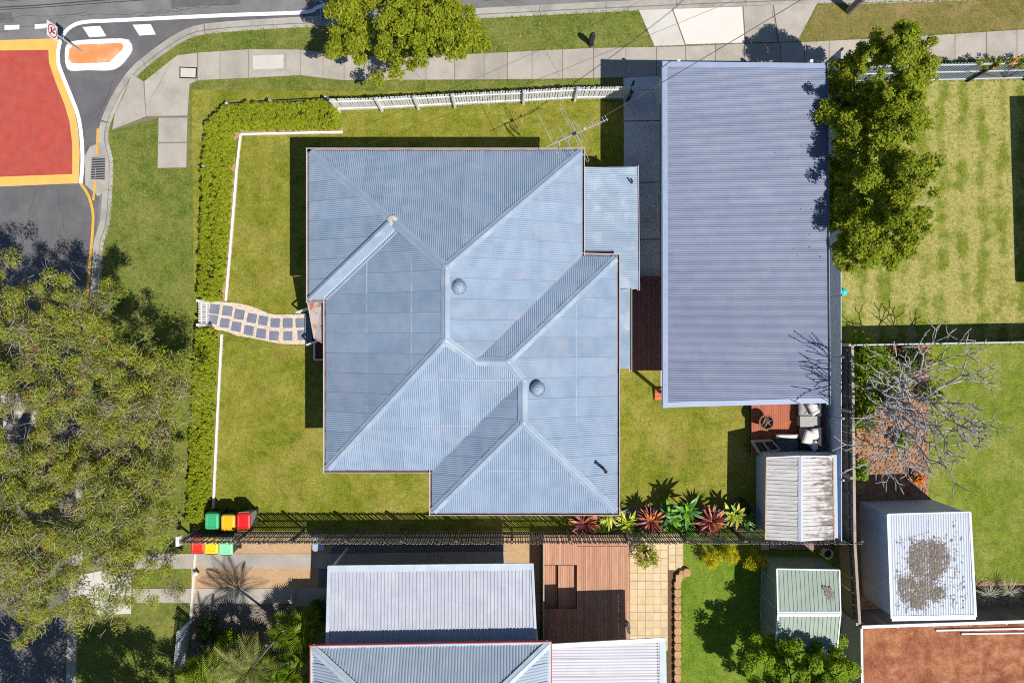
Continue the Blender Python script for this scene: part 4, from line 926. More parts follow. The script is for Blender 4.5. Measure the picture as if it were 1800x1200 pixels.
# ------------------------------------------------------------------ fences
def picket_mesh(name, w, t, h, mat, pointed=True):
    a = [(-w / 2, 0), (w / 2, 0), (w / 2, h - (w * .6 if pointed else 0)), (0, h), (-w / 2, h - (w * .6 if pointed else 0))] if pointed else [(-w / 2, 0), (w / 2, 0), (w / 2, h), (-w / 2, h)]
    n = len(a); mb = MB()
    mb.add([Vector((x, -t / 2, z)) for x, z in a] + [Vector((x, t / 2, z)) for x, z in a], [tuple(range(n)), tuple(range(2 * n - 1, n - 1, -1))] + [(i, n + i, n + (i + 1) % n, (i + 1) % n) for i in range(n)])
    return mb.mesh(name, mat)
def fence(name, label, px, h, pitch, w, mat, postpx=2.1, rails=(.3, .85), t=.02, post=(.09, .09), pmat=None, rmat=None, side=1, pointed=True, z0=.05, slat='picket', posth=.08, group=None, jit=.0, cat='fence', cap_=None):
    P = [W(x, y) for x, y in px]; c = (P[0] + P[-1]) / 2
    th = thing(name, label, cat, (c.x, c.y, 0), group)
    me = picket_mesh(slat, w, t, h - z0, mat, pointed); pm = pmat or mat
    postm = MB().box((0, 0, (h + posth) / 2), (post[0], post[1], h + posth)).mesh('post', pm)
    capm = MB().add([(-.07, -.07, 0), (.07, -.07, 0), (.07, .07, 0), (-.07, .07, 0), (0, 0, .06)], [(3, 2, 1, 0), (0, 1, 4), (1, 2, 4), (2, 3, 4), (3, 0, 4)]).mesh('post_cap', cap_) if cap_ else None
    rem = 0
    for a, b in zip(P, P[1:]):
        d = b - a; L = d.length; d.normalize(); ang = math.atan2(d.y, d.x); nrm = Vector((-d.y, d.x, 0)) * side
        k = max(1, int(L / pitch))
        for i in range(k):
            q = a + d * (L * (i + .5) / k) + nrm * (t * .5 + .02)
            place(me, slat, th, q + Vector((0, 0, z0)), (R.uniform(-jit, jit), R.uniform(-jit, jit), ang), (1, 1, 1 + R.uniform(-jit, jit)))
        for r in rails: part(MB().bar(a + up * (r * h), b + up * (r * h), .04, .075), 'rail', rmat or pm, th)
        m = max(1, round(L / postpx))
        for i in range(m + 1):
            if i == m and b is not P[-1]: continue
            q = a + d * (L * i / m) - nrm * .05
            place(postm, 'post', th, q, (0, 0, ang))
            if capm: place(capm, 'post_cap', th, q + up * (h + posth + .002), (0, 0, ang))
    return th
m_capv = M('post_cap_lilac', (.42, .42, .55), (.46, .46, .60), 3, rough=.5)
fence('picket_fence', 'white picket fence along the top of the house lawn', [(597, 196), (672, 193.5), (800, 187), (920, 181), (1010, 176), (1104, 175)], 1.45, .108, .086, m_white, rails=(.22, .80), side=1, cap_=m_capv, jit=.012)
def post_run(name, label, px, h):
    c = W(*px[0]); t = thing(name, label, 'fence', c)
    pm = MB().box((0, 0, h / 2), (.09, .09, h)).mesh('post', m_white); cm = MB().box((0, 0, .02), (.115, .115, .04)).mesh('post_cap', m_capv)
    for x, y in px: place(pm, 'post', t, W(x, y)); place(cm, 'post_cap', t, W(x, y) + up * (h + .002))
    for a, b in zip(px, px[1:]):
        part(MB().bar(W(*a) + up * .58, W(*b) + up * .58, .03, .05), 'rail', m_timber_d, t)  # dark rail added to stand in for the shadow line outside the hedge
post_run('hedge_fence', 'low pale-capped posts with an added dark rail for the shadow line outside the L-shaped hedge', [(364, 534), (366, 420), (370, 300), (375, 226), (410, 192), (484, 187), (580, 182)], .7)
post_run('hedge_fence', 'low pale-capped posts with an added dark rail for the shadow line below the front gate', [(364, 576), (361, 670), (357, 780), (352, 930)], .7)
fence('slat_fence', 'dark weathered slat fence along the south boundary behind the bins', [(352, 932), (900, 932), (1478, 932)], 1.9, .101, .050, m_timber_n, rails=(.18, .52, .88), side=-1, pointed=False, pmat=m_timber_d, rmat=m_timber_d, slat='slat', jit=.012, postpx=2.4, posth=-.05)
fence('street_slat_fence', 'blue-grey slatted fence along the top right street frontage', [(1478, 146), (1700, 141), (1900, 136)], 1.85, .135, .075, m_slatblue, rails=(.06, .52, .93), side=1, pointed=False, pmat=m_darkpipe, rmat=m_rail_lt, slat='slat', postpx=2.45, posth=.05, z0=.1)
fence('front_slat_fence', 'pale blue slatted fence in palm shade at the bottom left corner', [(337, 1088), (326, 1200), (320, 1270)], 1.25, .10, .062, M('pale_blue_slat', (.40, .45, .55), (.46, .51, .60), 2, rough=.5, rnd=.05), rails=(.25, .8), side=-1, pointed=False, slat='slat', pmat=m_slatblue, posth=.03)
# horizontal-board fence on the east side of the carport (west face)
bf = thing('board_fence', 'grey-blue horizontal board fence beside the carport and garden shed', 'fence', W(1443, 520))
bd = None
p0, p1 = W(1442, 118), W(1444, 930); segs = 8
for k in range(segs):
    a, b = p0.lerp(p1, k / segs), p0.lerp(p1, (k + 1) / segs)
    for i in range(12):
        z = .12 + i * .15
        part(MB().bar(a + Vector((0, -.01, z)), b + Vector((0, .01, z)), .022, .142), 'board', m_bluefence, bf)
    part(MB().box((a.x + .06, a.y, .95), (.08, .08, 1.9)), 'post', m_slatblue, bf)
# paling fence of the eastern yards
ef = thing('paling_fence', 'dark weathered paling fence with capping between the sheds', 'fence', W(1464, 830))
P = [W(1462, 606), W(1466, 935), W(1474, 1066)]
palm_ = MB().box((0, 0, .9), (.018, .118, 1.8)).mesh('paling', m_timber_d)
palm2 = MB().box((0, 0, .9), (.018, .118, 1.8)).mesh('paling', m_timber_y)
for si, (a, b) in enumerate(zip(P, P[1:])):
    d = b - a; L = d.length; k = int(L / .125); ang = math.atan2(d.y, d.x) - math.pi / 2
    for i in range(k): place(palm2 if si == 1 else palm_, 'paling', ef, a + d * ((i + .5) / k), (R.uniform(-.01, .01), R.uniform(-.01, .01), ang))
    for r in (.35, 1.45): part(MB().bar(a + Vector((-.045, 0, r)), b + Vector((-.045, 0, r)), .06, .09), 'rail', m_timber_d, ef)
    part(MB().bar(a + Vector((.0, 0, 1.825)), b + Vector((.0, 0, 1.825)), .11, .035), 'capping', m_timber_n, ef)
    m = max(1, round(L / 2.4))
    for i in range(m + 1):
        q = a + d * (i / m); part(MB().box((q.x - .12, q.y, .93), (.09, .11, 1.86)), 'post', m_timber_n, ef)
# dividing fence between the two eastern yards
df = thing('dividing_fence', 'grey metal panel fence dividing the two lawns on the right', 'fence', W(1650, 601))
xs = [1466, 1530, 1595, 1660, 1725, 1790, 1860, 1930]
for a, b in zip(xs, xs[1:]):
    ya, yb = 606 - (a - 1466) * .018, 606 - (b - 1466) * .018
    part(MB().bar(W(a, ya) + up * .88, W(b, yb) + up * .88, .03, 1.72), 'panel', m_slatblue, df); part(MB().bar(W(a, ya) + up * 1.77, W(b, yb) + up * 1.77, .055, .05), 'rail', m_nb_trim, df)
    p = W(a, ya); part(MB().box((p.x, p.y, .9), (.065, .065, 1.82)), 'post', m_slatblue, df)
# fence round the dirt lot
lf = thing('dirt_lot_fence', 'grey fence with white top rail along the red dirt lot', 'fence', W(1640, 1068))
a, b = W(1479, 1072), W(1960, 1056)
d = b - a; k = 54
pm_ = MB().box((0, 0, .85), (.20, .02, 1.7)).mesh('paling', m_timber_d)
for i in range(k): place(pm_, 'paling', lf, a + d * ((i + .5) / k), (0, R.uniform(-.008, .008), math.atan2(d.y, d.x)))
part(MB().bar(a + up * 1.74, b + up * 1.74, .12, .05), 'rail', m_white, lf)
for i in range(9):
    q = a + d * (i / 8); part(MB().box((q.x, q.y - .08, .86), (.1, .09, 1.72)), 'post', m_timber_n, lf)
lf2 = thing('lot_side_fence', 'pale grey paling fence with white edge left of the red dirt lot', 'fence', W(1479, 1130))
a, b = W(1478, 1075), W(1482, 1400)
d = b - a; k = 60
pm2 = MB().box((0, 0, .85), (.02, .125, 1.7)).mesh('paling', M('pale_paling', (.34, .32, .29), (.42, .40, .37), 3, rough=.9, rnd=.08))
for i in range(k): place(pm2, 'paling', lf2, a + d * ((i + .5) / k), (0, 0, math.atan2(d.y, d.x) - math.pi / 2))
part(MB().bar(a + Vector((.02, 0, 1.73)), b + Vector((.02, 0, 1.73)), .09, .05), 'rail', m_white, lf2)
pip = [((1640, 1108), (1960, 1096)), ((1700, 1112), (1960, 1105))]
top(MB().tube([W(1645, 1107, .05), W(1960, 1100, .05)], .05, 8), 'white_pipe', m_white, 'long white pipe lying in the dirt, the one nearer the fence', 'pipe')
top(MB().tube([W(1690, 1113, .05), W(1960, 1110, .05)], .04, 8), 'white_pipe', m_white, 'shorter white pipe lying in the dirt, farther from the fence', 'pipe')
# gate at the garden path, gate by the driveway
gt = thing('front_gate', 'white picket gate at the street end of the stepping stone path', 'gate', W(368, 551))
pk = picket_mesh('picket', .085, .02, 1.0, m_white)
for i in range(9): place(pk, 'picket', gt, W(368, 534 + i * 4.3) + up * .05, (0, 0, math.pi / 2))
for z in (.3, .8): part(MB().bar(W(369, 532) + up * z, W(369, 570) + up * z, .035, .07), 'rail', m_white, gt)
for y in (531, 572): part(MB().box(W(369, y) + up * .6, (.1, .1, 1.2)), 'post', m_white, gt)
dg = thing('driveway_gate', 'black folded gate leaf at the right end of the picket fence', 'gate', W(1102, 174))
a, b = W(1103, 178), W(1106, 160)
part(MB().bar(a + up * .65, b + up * .65, .06, 1.1), 'leaf', m_darkpipe, dg); part(MB().box(a + up * .65, (.1, .1, 1.3)), 'post', m_darkpipe, dg)
part(MB().box((W(1103, 178).x, W(1103, 178).y, .9), (.11, .11, .1)), 'latch', m_metal, dg)

# ------------------------------------------------------------------ garden edging, path and pavers
ge = thing('garden_edging', 'white painted garden edging between hedge and lawn', 'edging', W(410, 400))
for line in ([(603, 233), (514, 235), (424, 237)], [(424, 238), (417, 300), (409, 400), (398, 529)], [(391, 587), (387, 660), (382, 760), (376, 892)]):
    Pq = smooth_line(G(line), 2.0)
    for a, b in zip(Pq, Pq[1:]): d = (b - a).normalized() * .004; part(MB().bar(a + d + up * .05, b - d + up * .05, .085, .10), 'edging_board', m_white, ge)
for nm, line in (('soil_strip', [(603, 231), (420, 235), (412, 320), (404, 420), (394, 529)]),): top(line_strip(line, .28, .014), nm, m_earth, kind='structure')
gp = bpy.data.objects.new('garden_path', None); COL.objects.link(gp); ORG[gp] = Vector((0, 0, 0)); gp['kind'] = 'structure'
edge_t = [(366, 533), (378, 530), (397, 531), (420, 533), (437, 537), (453, 542), (470, 550), (483, 552.5), (505, 553), (540, 552)]
edge_b = [(540, 605), (497, 604), (463, 598), (438, 593), (417, 590), (400, 583), (387, 580), (366, 577)]
pathpoly = smooth_line(G(edge_t), .2)[:-1] + [W(540, 552)] + smooth_line(G(edge_b), .2)
part(MB().prism([p.xy for p in pathpoly], -.01, .022), 'pebble_bed', m_pebble_bed, gp)
PV = [(287, 380, 7), (422, 400, 8), (548, 437, 10), (680, 475, 10), (798, 500, 9), (925, 525, 3), (1058, 527, 0), (1190, 525, -4), (270, 490, 6), (395, 527, 8), (517, 565, 10), (648, 603, 10), (778, 637, 8), (913, 660, 4), (1060, 663, 0), (1215, 655, -4)]
for x, y, an_ in PV:
    p = W(330 + x / 6, 480 + y / 6); w_ = .205 + R.uniform(-.008, .008)
    k_ = .022; pts = [(-w_ + k_, -w_), (w_ - k_, -w_), (w_, -w_ + k_), (w_, w_ - k_), (w_ - k_, w_), (-w_ + k_, w_), (-w_, w_ - k_), (-w_, -w_ + k_)]
    pts = [(a_ + R.uniform(-.007, .007), b_ + R.uniform(-.007, .007)) for a_, b_ in pts]
    rm = Matrix.Rotation(-math.radians(an_), 2)
    part(MB().prism([(rm @ Vector(q) + p.xy)[:] for q in pts], .0, .046), 'paver', m_paver, gp)
pe = MB(); pp = [(p.x, p.y) for p in pathpoly]; rr = random.Random(3); cnt = 0
bx = [min(p[0] for p in pp), max(p[0] for p in pp), min(p[1] for p in pp), max(p[1] for p in pp)]
pcs = [W(330 + x / 6, 480 + y / 6) for x, y, _ in PV]
while cnt < 5200:
    x, y = rr.uniform(bx[0], bx[1]), rr.uniform(bx[2], bx[3])
    if not in_poly(x, y, pp) or any(abs(x - q.x) < .185 and abs(y - q.y) < .185 for q in pcs): continue
    r_ = rr.uniform(.010, .022); a = rr.uniform(0, 3); c_, s_ = math.cos(a) * r_, math.sin(a) * r_; z = .024
    pe.add([(x + c_, y + s_, z), (x - s_, y + c_, z), (x - c_ * .8, y - s_ * .8, z), (x + s_, y - c_, z), (x, y, z + r_ * .8)], [(0, 1, 4), (1, 2, 4), (2, 3, 4), (3, 0, 4)]); cnt += 1
part(pe, 'pebbles', leaf_mat('pebble_stone', [(.62, .52, .43), (.72, .64, .55), (.54, .40, .31), (.44, .32, .25), (.76, .70, .62)], .0, .8), gp, kind='stuff')
# boundary board of the southern neighbour and its globe light
top(MB().bar(W(345, 971) + up * .06, W(337, 1086) + up * .06, .10, .12), 'boundary_sill', M('cream_sill', (.62, .56, .47), (.68, .62, .53), 3, rough=.8), 'white painted concrete sill crossing the southern driveway strips', 'sill')
gl = thing('globe_light', 'small white globe garden light beside the white driveway sill', 'garden light', W(349, 1004))
c = W(349, 1004); part(MB().lathe(c, [(.05, 0), (.04, .18)], 10), 'stem', m_darkpipe, gl); part(MB().lathe(c + up * .18, [(.04, 0), (.085, .05), (.10, .10), (.085, .15), (.04, .19)], 14), 'globe', m_white, gl, True)
lb = thing('letterbox', 'narrow white letterbox by the hedge corner above the red bin', 'letterbox', W(331, 938))
p = W(334, 938); part(MB().box((p.x, p.y, .45), (.08, .08, .9)), 'post', m_white, lb); part(MB().box((p.x, p.y, 1.02), (.14, .42, .24)), 'box', m_white, lb)

# ------------------------------------------------------------------ wheelie bins
def bin_(px, py, lidc, bodyc, label, rz=0.0, w=.56, d=.66):
    c = W(px, py, 1.05); c.z = 0
    t = thing('wheelie_bin', label, 'bin', c, 'wheelie bins'); t.rotation_euler = (0, 0, rz)
    ORG[t] = Vector((0, 0, 0))
    mb = MB(); b4 = [(-w * .40, -d * .36), (w * .40, -d * .36), (w * .40, d * .40), (-w * .40, d * .40)]; t4 = [(-w * .48, -d * .46), (w * .48, -d * .46), (w * .48, d * .48), (-w * .48, d * .48)]
    mb.loft([Vector((x, y, .98)) for x, y in t4], [Vector((x, y, .06)) for x, y in b4]); part(mb, 'body', bodyc, t)
    pts = []
    for sx, sy in ((1, -1), (1, 1), (-1, 1), (-1, -1)):
        for k in range(4):
            a = (k / 3) * math.pi / 2 + {(1, -1): -math.pi / 2, (1, 1): 0, (-1, 1): math.pi / 2, (-1, -1): math.pi}[(sx, sy)]
            pts.append(Vector((sx * (w / 2 - .07) + .085 * math.cos(a), sy * (d / 2 - .07) + .085 * math.sin(a), 0)))
    lid = MB(); n = len(pts); rows = [(1.0, .975), (1.0, 1.02), (.94, 1.05), (.70, 1.075), (.62, 1.060)]
    for s, z in rows:
        for p in pts: lid.v.append(Vector((p.x * s, p.y * s, z)))
    for i in range(len(rows) - 1):
        for j in range(n): lid.f.append((i * n + j, i * n + (j + 1) % n, (i + 1) * n + (j + 1) % n, (i + 1) * n + j))
    lid.f.append(tuple(range((len(rows) - 1) * n, len(rows) * n))); lid.f.append(tuple(range(n - 1, -1, -1)))
    part(lid, 'lid', lidc, t)
    part(MB().box((0, -d * .49, 1.0), (w * .45, .05, .03)), 'lid_grip', lidc, t); part(MB().box((0, .02, 1.068), (w * .42, d * .40, .012)), 'lid_panel', lidc, t)
    part(MB().tube([Vector((-w * .40, d * .56, .98)), Vector((w * .40, d * .56, .98))], .018, 8), 'handle', bodyc, t)
    for sx in (-1, 1): part(MB().tube([Vector((sx * w * .40, d * .38, .10)), Vector((sx * w * .49, d * .38, .10))], .10, 14), 'wheel', m_darkpipe, t)
    return t
m_binb = M('bin_body_green', (.02, .05, .035), (.03, .06, .045), 3, rough=.5)
m_bing = M('bin_body_grey', (.25, .26, .26), (.30, .31, .31), 3, rough=.5)
def lidm(n, c): return M('lid_' + n, c, tuple(min(.9, x * 1.12) for x in c), 3, tuple(x * .8 for x in c), 2, .4, rough=.45, spec=.4)
bin_(372, 916, lidm('green', (.035, .36, .15)), m_binb, 'wheelie bin with emerald green lid, first in the row by the hedge', 0)
bin_(400.5, 919, lidm('yellow', (.72, .40, .01)), m_binb, 'wheelie bin with yellow lid between green and red bins inside the fence', 0)
bin_(427.5, 916, lidm('red', (.60, .012, .012)), m_bing, 'wheelie bin with red lid, nearest the lawn in its row', 0)
bin_(347, 958, lidm('red_b', (.62, .03, .015)), m_binb, 'red-lidded bin on the driveway side of the south fence', math.pi)
bin_(371, 959, lidm('yellow_b', (.78, .52, .01)), m_binb, 'yellow-lidded bin on the driveway side of the south fence', math.pi)
bin_(396.5, 961, lidm('mint', (.22, .62, .34)), m_binb, 'mint green lidded bin on the driveway side of the south fence', math.pi)
bin_(559, 956, lidm('slate', (.30, .38, .48)), m_bing, 'grey-blue bin in shade beside the neighbour carport', math.pi, .50, .55)

# ------------------------------------------------------------------ sign, poles, wires
b = W(145, 92); sg = thing('traffic_sign', 'no right turn sign on a post at the traffic island', 'road sign', (b.x, b.y, 0))
part(MB().tube([b, b + up * 2.35], .032, 10), 'post', m_metal, sg)
sc_ = b + Vector((.05, 0, 2.05)); hw = .31
part(MB().box(sc_, (.012, 2 * hw, 2 * hw)), 'plate', M('sign_white', (.82, .82, .83), (.80, .80, .81), 3, rough=.5), sg)
m_sred = M('sign_red', (.62, .015, .03), (.66, .02, .04), 3, rough=.5); m_sblk = M('sign_black', (.01, .012, .02), (.015, .016, .025), 3, rough=.5)
def face(y, z, k=.008): return sc_ + Vector((k, y, z))
n_ = 40; rg = MB()
for i in range(n_):
    a0, a1 = 2 * math.pi * i / n_, 2 * math.pi * (i + 1) / n_
    rg.poly([face(.27 * math.cos(a0), .27 * math.sin(a0), .010), face(.27 * math.cos(a1), .27 * math.sin(a1), .010), face(.225 * math.cos(a1), .225 * math.sin(a1), .010), face(.225 * math.cos(a0), .225 * math.sin(a0), .010)])
part(rg, 'ring', m_sred, sg)
ar = MB().poly([face(-.07, -.16), face(-.01, -.16), face(-.01, .03), face(.06, .03), face(.06, -.02), face(.15, .065), face(.06, .15), face(.06, .09), face(-.07, .09)]); part(ar, 'arrow', m_sblk, sg)
sl = MB().poly([face(-.185, .15, .011), face(-.15, .185, .011), face(.185, -.15, .011), face(.15, -.185, .011)]); part(sl, 'slash', m_sred, sg)
b = W(1493, 20); pp_ = thing('power_pole', 'grey timber power pole in the verge at the top edge', 'power pole', (b.x, b.y, 0))
part(MB().tube([b, b + up * 3, b + up * 8.4], [.17, .16, .12], 12), 'shaft', m_bark, pp_); part(MB().box(b + up * 7.6, (2.2, .1, .12), rz=.1), 'crossarm', m_bark_b, pp_)
def wire(name, label, p, q, sag, r=.011):
    pts = [p.lerp(q, i / 24) - up * (sag * 4 * (i / 24) * (1 - i / 24)) for i in range(25)]
    top(MB().tube(pts, r, 5), name, m_darkpipe, label, 'cable')
wire('service_cable', 'black service cable running from the power pole over the carport', W(1045, 214, 4.2), b + up * 7.55, .35, .014)
wire('house_cable', 'thin overhead cable above the picket fence to the front roof edge', W(632, 259, 3.3), b + up * 7.3, .5, .006)
bk = W(1038, 77); bo = thing('verge_bollard', 'small black rounded bollard standing alone in the top verge', 'bollard', (bk.x, bk.y, 0))
part(MB().lathe(bk, [(.10, 0), (.11, .25), (.13, .5), (.13, .75), (.10, .92), (.04, 1.0)], 14), 'body', m_darkpipe, bo, True); part(MB().lathe(bk, [(.16, 0), (.15, .04)], 14), 'base', m_darkpipe, bo)
bl_ = W(1478, 514); top(MB().lathe(bl_, [(.05, 0), (.15, .06), (.19, .18), (.15, .30), (.05, .36)], 16), 'garden_ball', M('teal_ball', (.03, .52, .46), (.04, .56, .50), 2, rough=.4), 'teal ball by the fence beside the striped lawn', 'ball', smooth=True)

# ------------------------------------------------------------------ vegetation
def leaf_arrays(C, Rad, per, L, Wd, rng, up_bias=.5, out_bias=.7, flat=1.0, lvar=.35, fill=.6):
    """clusters C (n,3) with radius Rad (n,) -> leaf quads"""
    C = np.asarray(C); n = len(C); idx = np.repeat(np.arange(n), per); N = len(idx)
    d = rng.normal(size=(N, 3)); d /= np.linalg.norm(d, axis=1)[:, None] + 1e-9
    r = rng.random(N) ** fill
    pos = C[idx] + d * (r * np.asarray(Rad)[idx])[:, None] * np.array([1, 1, flat])
    nrm = d * out_bias + rng.normal(size=(N, 3)) * .45 + np.array([0, 0, up_bias]); nrm /= np.linalg.norm(nrm, axis=1)[:, None]
    t = rng.normal(size=(N, 3)) + d * .8; t -= nrm * (t * nrm).sum(1)[:, None]; t /= np.linalg.norm(t, axis=1)[:, None] + 1e-9
    b = np.cross(nrm, t)
    l = L * (1 + lvar * rng.normal(size=N)).clip(.4, 1.8); w = Wd * (1 + lvar * rng.normal(size=N)).clip(.4, 1.8)
    l = l[:, None]; w = w[:, None]
    V = np.stack([pos - t * l * .5, pos + b * w * .5 + nrm * w * .12, pos + t * l * .5, pos - b * w * .5 + nrm * w * .12], 1).reshape(-1, 3)
    F = np.arange(4 * N).reshape(-1, 4)
    return V, F
def grow(nodes_, base, mb, r_tip=.012, r_max=.2, pull=.35, n=5, wig=.12, rng=None, expo=2.3):
    """connect cluster centres into a branching skeleton from base (list of points)"""
    pts = [Vector(b) for b in base]; par = list(range(-1, len(base) - 1))
    order = sorted(range(len(nodes_)), key=lambda i: (Vector(nodes_[i]) - pts[-1]).length)
    A = np.array([p[:] for p in pts]); cost = [0.0]
    for i in range(1, len(pts)): cost.append(cost[-1] + (pts[i] - pts[i - 1]).length)
    root0 = len(base) - 1
    cost = np.array(cost)
    for i in order:
        q = np.array(nodes_[i]); dist = np.linalg.norm(A - q, axis=1); sc = dist + pull * cost; sc[:root0] += 2
        j = int(np.argmin(sc)); p = Vector(A[j]); v = Vector(q)
        mid = p.lerp(v, .5) + Vector((R.uniform(-wig, wig), R.uniform(-wig, wig), R.uniform(-wig, wig * .3))) * (v - p).length
        for x, pa in ((mid, j), (v, len(A))):
            pts.append(x); par.append(pa); c0 = cost[pa] + (x - Vector(A[pa])).length; A = np.vstack([A, np.array(x)]); cost = np.append(cost, c0)
    cnt = np.ones(len(pts))
    for i in range(len(pts) - 1, 0, -1): cnt[par[i]] += cnt[i] * .5
    rad = np.minimum(r_max, r_tip * cnt ** (1 / expo))
    for i in range(1, len(pts)):
        a, b = pts[par[i]], pts[i]
        if (a - b).length < 1e-4: continue
        mb.tube([a, b], [min(rad[par[i]], rad[i] * 1.7), rad[i]], n, cap=False)
def ellipse_clusters(c, rx, ry, z0, z1, n, seed, rmin=.35, shell=.55, boughs=0, br=.6):
    if boughs:
        rb = random.Random(seed + 900); B = ellipse_clusters(c, rx * .92, ry * .92, z0, z1, boughs, seed, shell=.35); out = []
        B = [(x, y, z + rb.gauss(0, .28), rb.uniform(.65, 1.25)) for x, y, z in B]
        for i in range(n):
            x, y, z, k = B[i % boughs] if i < n * .9 else (c[0] + rx * rb.uniform(-.7, .7), c[1] + ry * rb.uniform(-.7, .7), z0 + .3 * (z1 - z0), 1.3)
            out.append((x + rb.gauss(0, br * k * .5), y + rb.gauss(0, br * k * .5), max(z0 * .7, z + rb.gauss(0, br * k * .26))))
        return out
    """cluster centres over a domed crown: c world xy at mid height"""
    rg = random.Random(seed); out = []
    ph = [rg.uniform(0, 6.28) for _ in range(4)]
    while len(out) < n:
        a = rg.uniform(0, 2 * math.pi); r = math.sqrt(rg.random())
        lob = 1 + .13 * math.sin(3 * a + ph[0]) + .11 * math.sin(5 * a + ph[1]) + .09 * math.sin(9 * a + ph[2])
        x = c[0] + rx * r * lob * math.cos(a); y = c[1] + ry * r * lob * math.sin(a)
        h = math.sqrt(max(0, 1 - r ** 3.2)); z = z0 + (z1 - z0) * (h * (1 - shell * rg.random() ** 1.6)) + rg.uniform(-.15, .15)
        out.append((x, y, z))
    return out
def tree(name, label, base, apx, z0, z1, rx, ry, ncl, per, lsize, mat, bark, seed, crad=.42, cat='tree', group=None, up_bias=.5, r_tip=.012, r_max=.16, lean=None, clusters=None, twigs=True, flat=.75, extra=None, fill=.6, trunk_top=None, mix=None, boughs=0, br=.6):
    zb = (z0 + z1) / 2; c = W(apx[0], apx[1], zb); b = W(*base)
    t = thing(name, label, cat, b, group); rng = np.random.default_rng(seed)
    cl = clusters or ellipse_clusters((c.x, c.y), rx, ry, z0, z1, ncl, seed, boughs=boughs, br=br)
    rad = [crad * random.Random(seed + i).uniform(.7, 1.25) for i in range(len(cl))]
    V, F = leaf_arrays(cl, rad, per, lsize[0], lsize[1], rng, up_bias, flat=flat, fill=fill)
    mi = None
    if isinstance(mat, list):
        pr = mix or [1 / len(mat)] * len(mat)
        pick = rng.choice(len(mat), size=len(cl), p=pr); mi = np.repeat(pick, per); fl_ = rng.random(len(mi)) < .25; mi[fl_] = rng.choice(len(mat), size=fl_.sum(), p=pr)
    np_part(V, F, 'crown', mat, t, mi=mi)
    if twigs:
        mb = MB(); tt = trunk_top or Vector((b.x * .6 + c.x * .4, b.y * .6 + c.y * .4, z0 * .8 + .2))
        grow([(x, y, z - crad * .3) for x, y, z in cl], [b + Vector((0, 0, -.1)), b.lerp(tt, .5) + Vector((.06, .04, 0)), tt], mb, r_tip, r_max)
        part(mb, 'trunk', bark, t, smooth=True)
    return t, cl
# street tree at the top
tree('street_tree', 'dense lime green street tree over the top kerb', (708, 55), (699, 26), 2.0, 4.9, 2.65, 2.15, 200, 250, (.15, .06), m_lf_top, m_bark_b, 11, .34, up_bias=.8, boughs=34, br=.75)
# screening trees beside the carport
for i, (lab, base, ap, rx, ry, zt) in enumerate((
        ('broad screening tree at the street end of the carport', (1486, 168), (1529, 140), 1.5, 1.55, 5.8), ('second screening tree from the street beside the carport', (1480, 240), (1520, 225), 1.5, 1.6, 6.2),
        ('third screening tree from the street, level with the lawn middle', (1492, 330), (1532, 325), 1.25, 1.65, 6.1), ('last screening tree from the street, nearest the bare tree', (1490, 405), (1534, 412), 1.1, 1.4, 6.0))):
    tree('screening_tree', lab, base, ap, .9, zt, rx, ry, 200, 200, (.10, .062), m_lf_lilly, m_bark_b, 30 + i, .27, up_bias=.8, boughs=26, br=.55, group='screening trees by the carport')
# bottlebrush trees at the left
def hole(q):
    k = FPX / (CAM_H - q[2]); return math.hypot((900 + q[0] * k - 36) / 30, (600 - q[1] * k - 748) / 42) < 1
def bottle(label, base, apx, rx, ry, z0, z1, ncl, seed, per=230):
    c = W(apx[0], apx[1], (z0 + z1) / 2); cl = [q for q in ellipse_clusters((c.x, c.y), rx, ry, z0, z1, ncl, seed, shell=.75, boughs=max(10, int(ncl / 5.5)), br=.95) if not hole(q)]
    t, cl = tree('bottlebrush_tree', label, base, apx, z0, z1, rx, ry, ncl, per, (.13, .028), [m_lf_bottle, m_lf_bottle2, m_lf_bottle3], m_bark, seed, .38, mix=[.34, .56, .10], clusters=cl, up_bias=1.0, r_tip=.007, r_max=.20, flat=.7, fill=.45, group='bottlebrush street trees')
    rg = random.Random(seed + 5); fl = [(x + rg.uniform(-.3, .3), y + rg.uniform(-.3, .3), z + .22) for x, y, z in rg.sample(cl, min(len(cl), 70))]
    V, F = leaf_arrays(fl, [.05] * len(fl), 26, .07, .018, np.random.default_rng(seed), .2); np_part(V, F, 'flower_spikes', m_lf_red, t, 'stuff')
    # fine dry twigs
    mb = MB(); 
    for i in range(1100):
        x, y, z = rg.choice(cl); p = Vector((x + rg.gauss(0, .28), y + rg.gauss(0, .28), z + rg.uniform(.0, .36))); a = rg.uniform(0, 6.28); L = rg.uniform(.2, .55); d = Vector((math.cos(a), math.sin(a), rg.uniform(-.1, .5))) * L
        k = Vector((rg.uniform(-.06, .06), rg.uniform(-.06, .06), .03)); mb.tube([p, p + d * .5 + k, p + d], [.009, .006, .003], 3, cap=False)
    part(mb, 'twigs', m_twig, t, kind='stuff')
bottle('sprawling bottlebrush tree with red flowers beside the side street, upper crown', (52, 800), (85, 655), 4.6, 3.9, 2.6, 5.8, 470, 51)
lt_ = [o for o in bpy.data.objects if o.name == 'bottlebrush_tree'][0]
for pl in ([(30, 808, .0), (28, 800, 1.6), (12, 752, 3.2), (6, 690, 4.6)], [(32, 800, 1.5), (56, 768, 2.6), (62, 728, 3.6), (72, 684, 4.9)], [(54, 770, 2.5), (96, 742, 3.8), (120, 700, 4.8)], [(14, 755, 3.1), (38, 715, 4.3), (34, 690, 4.8)]):
    part(MB().tube([W(*q) for q in pl], [.19 - .035 * i for i in range(len(pl))], 9), 'limb', m_bark_w, lt_, True)
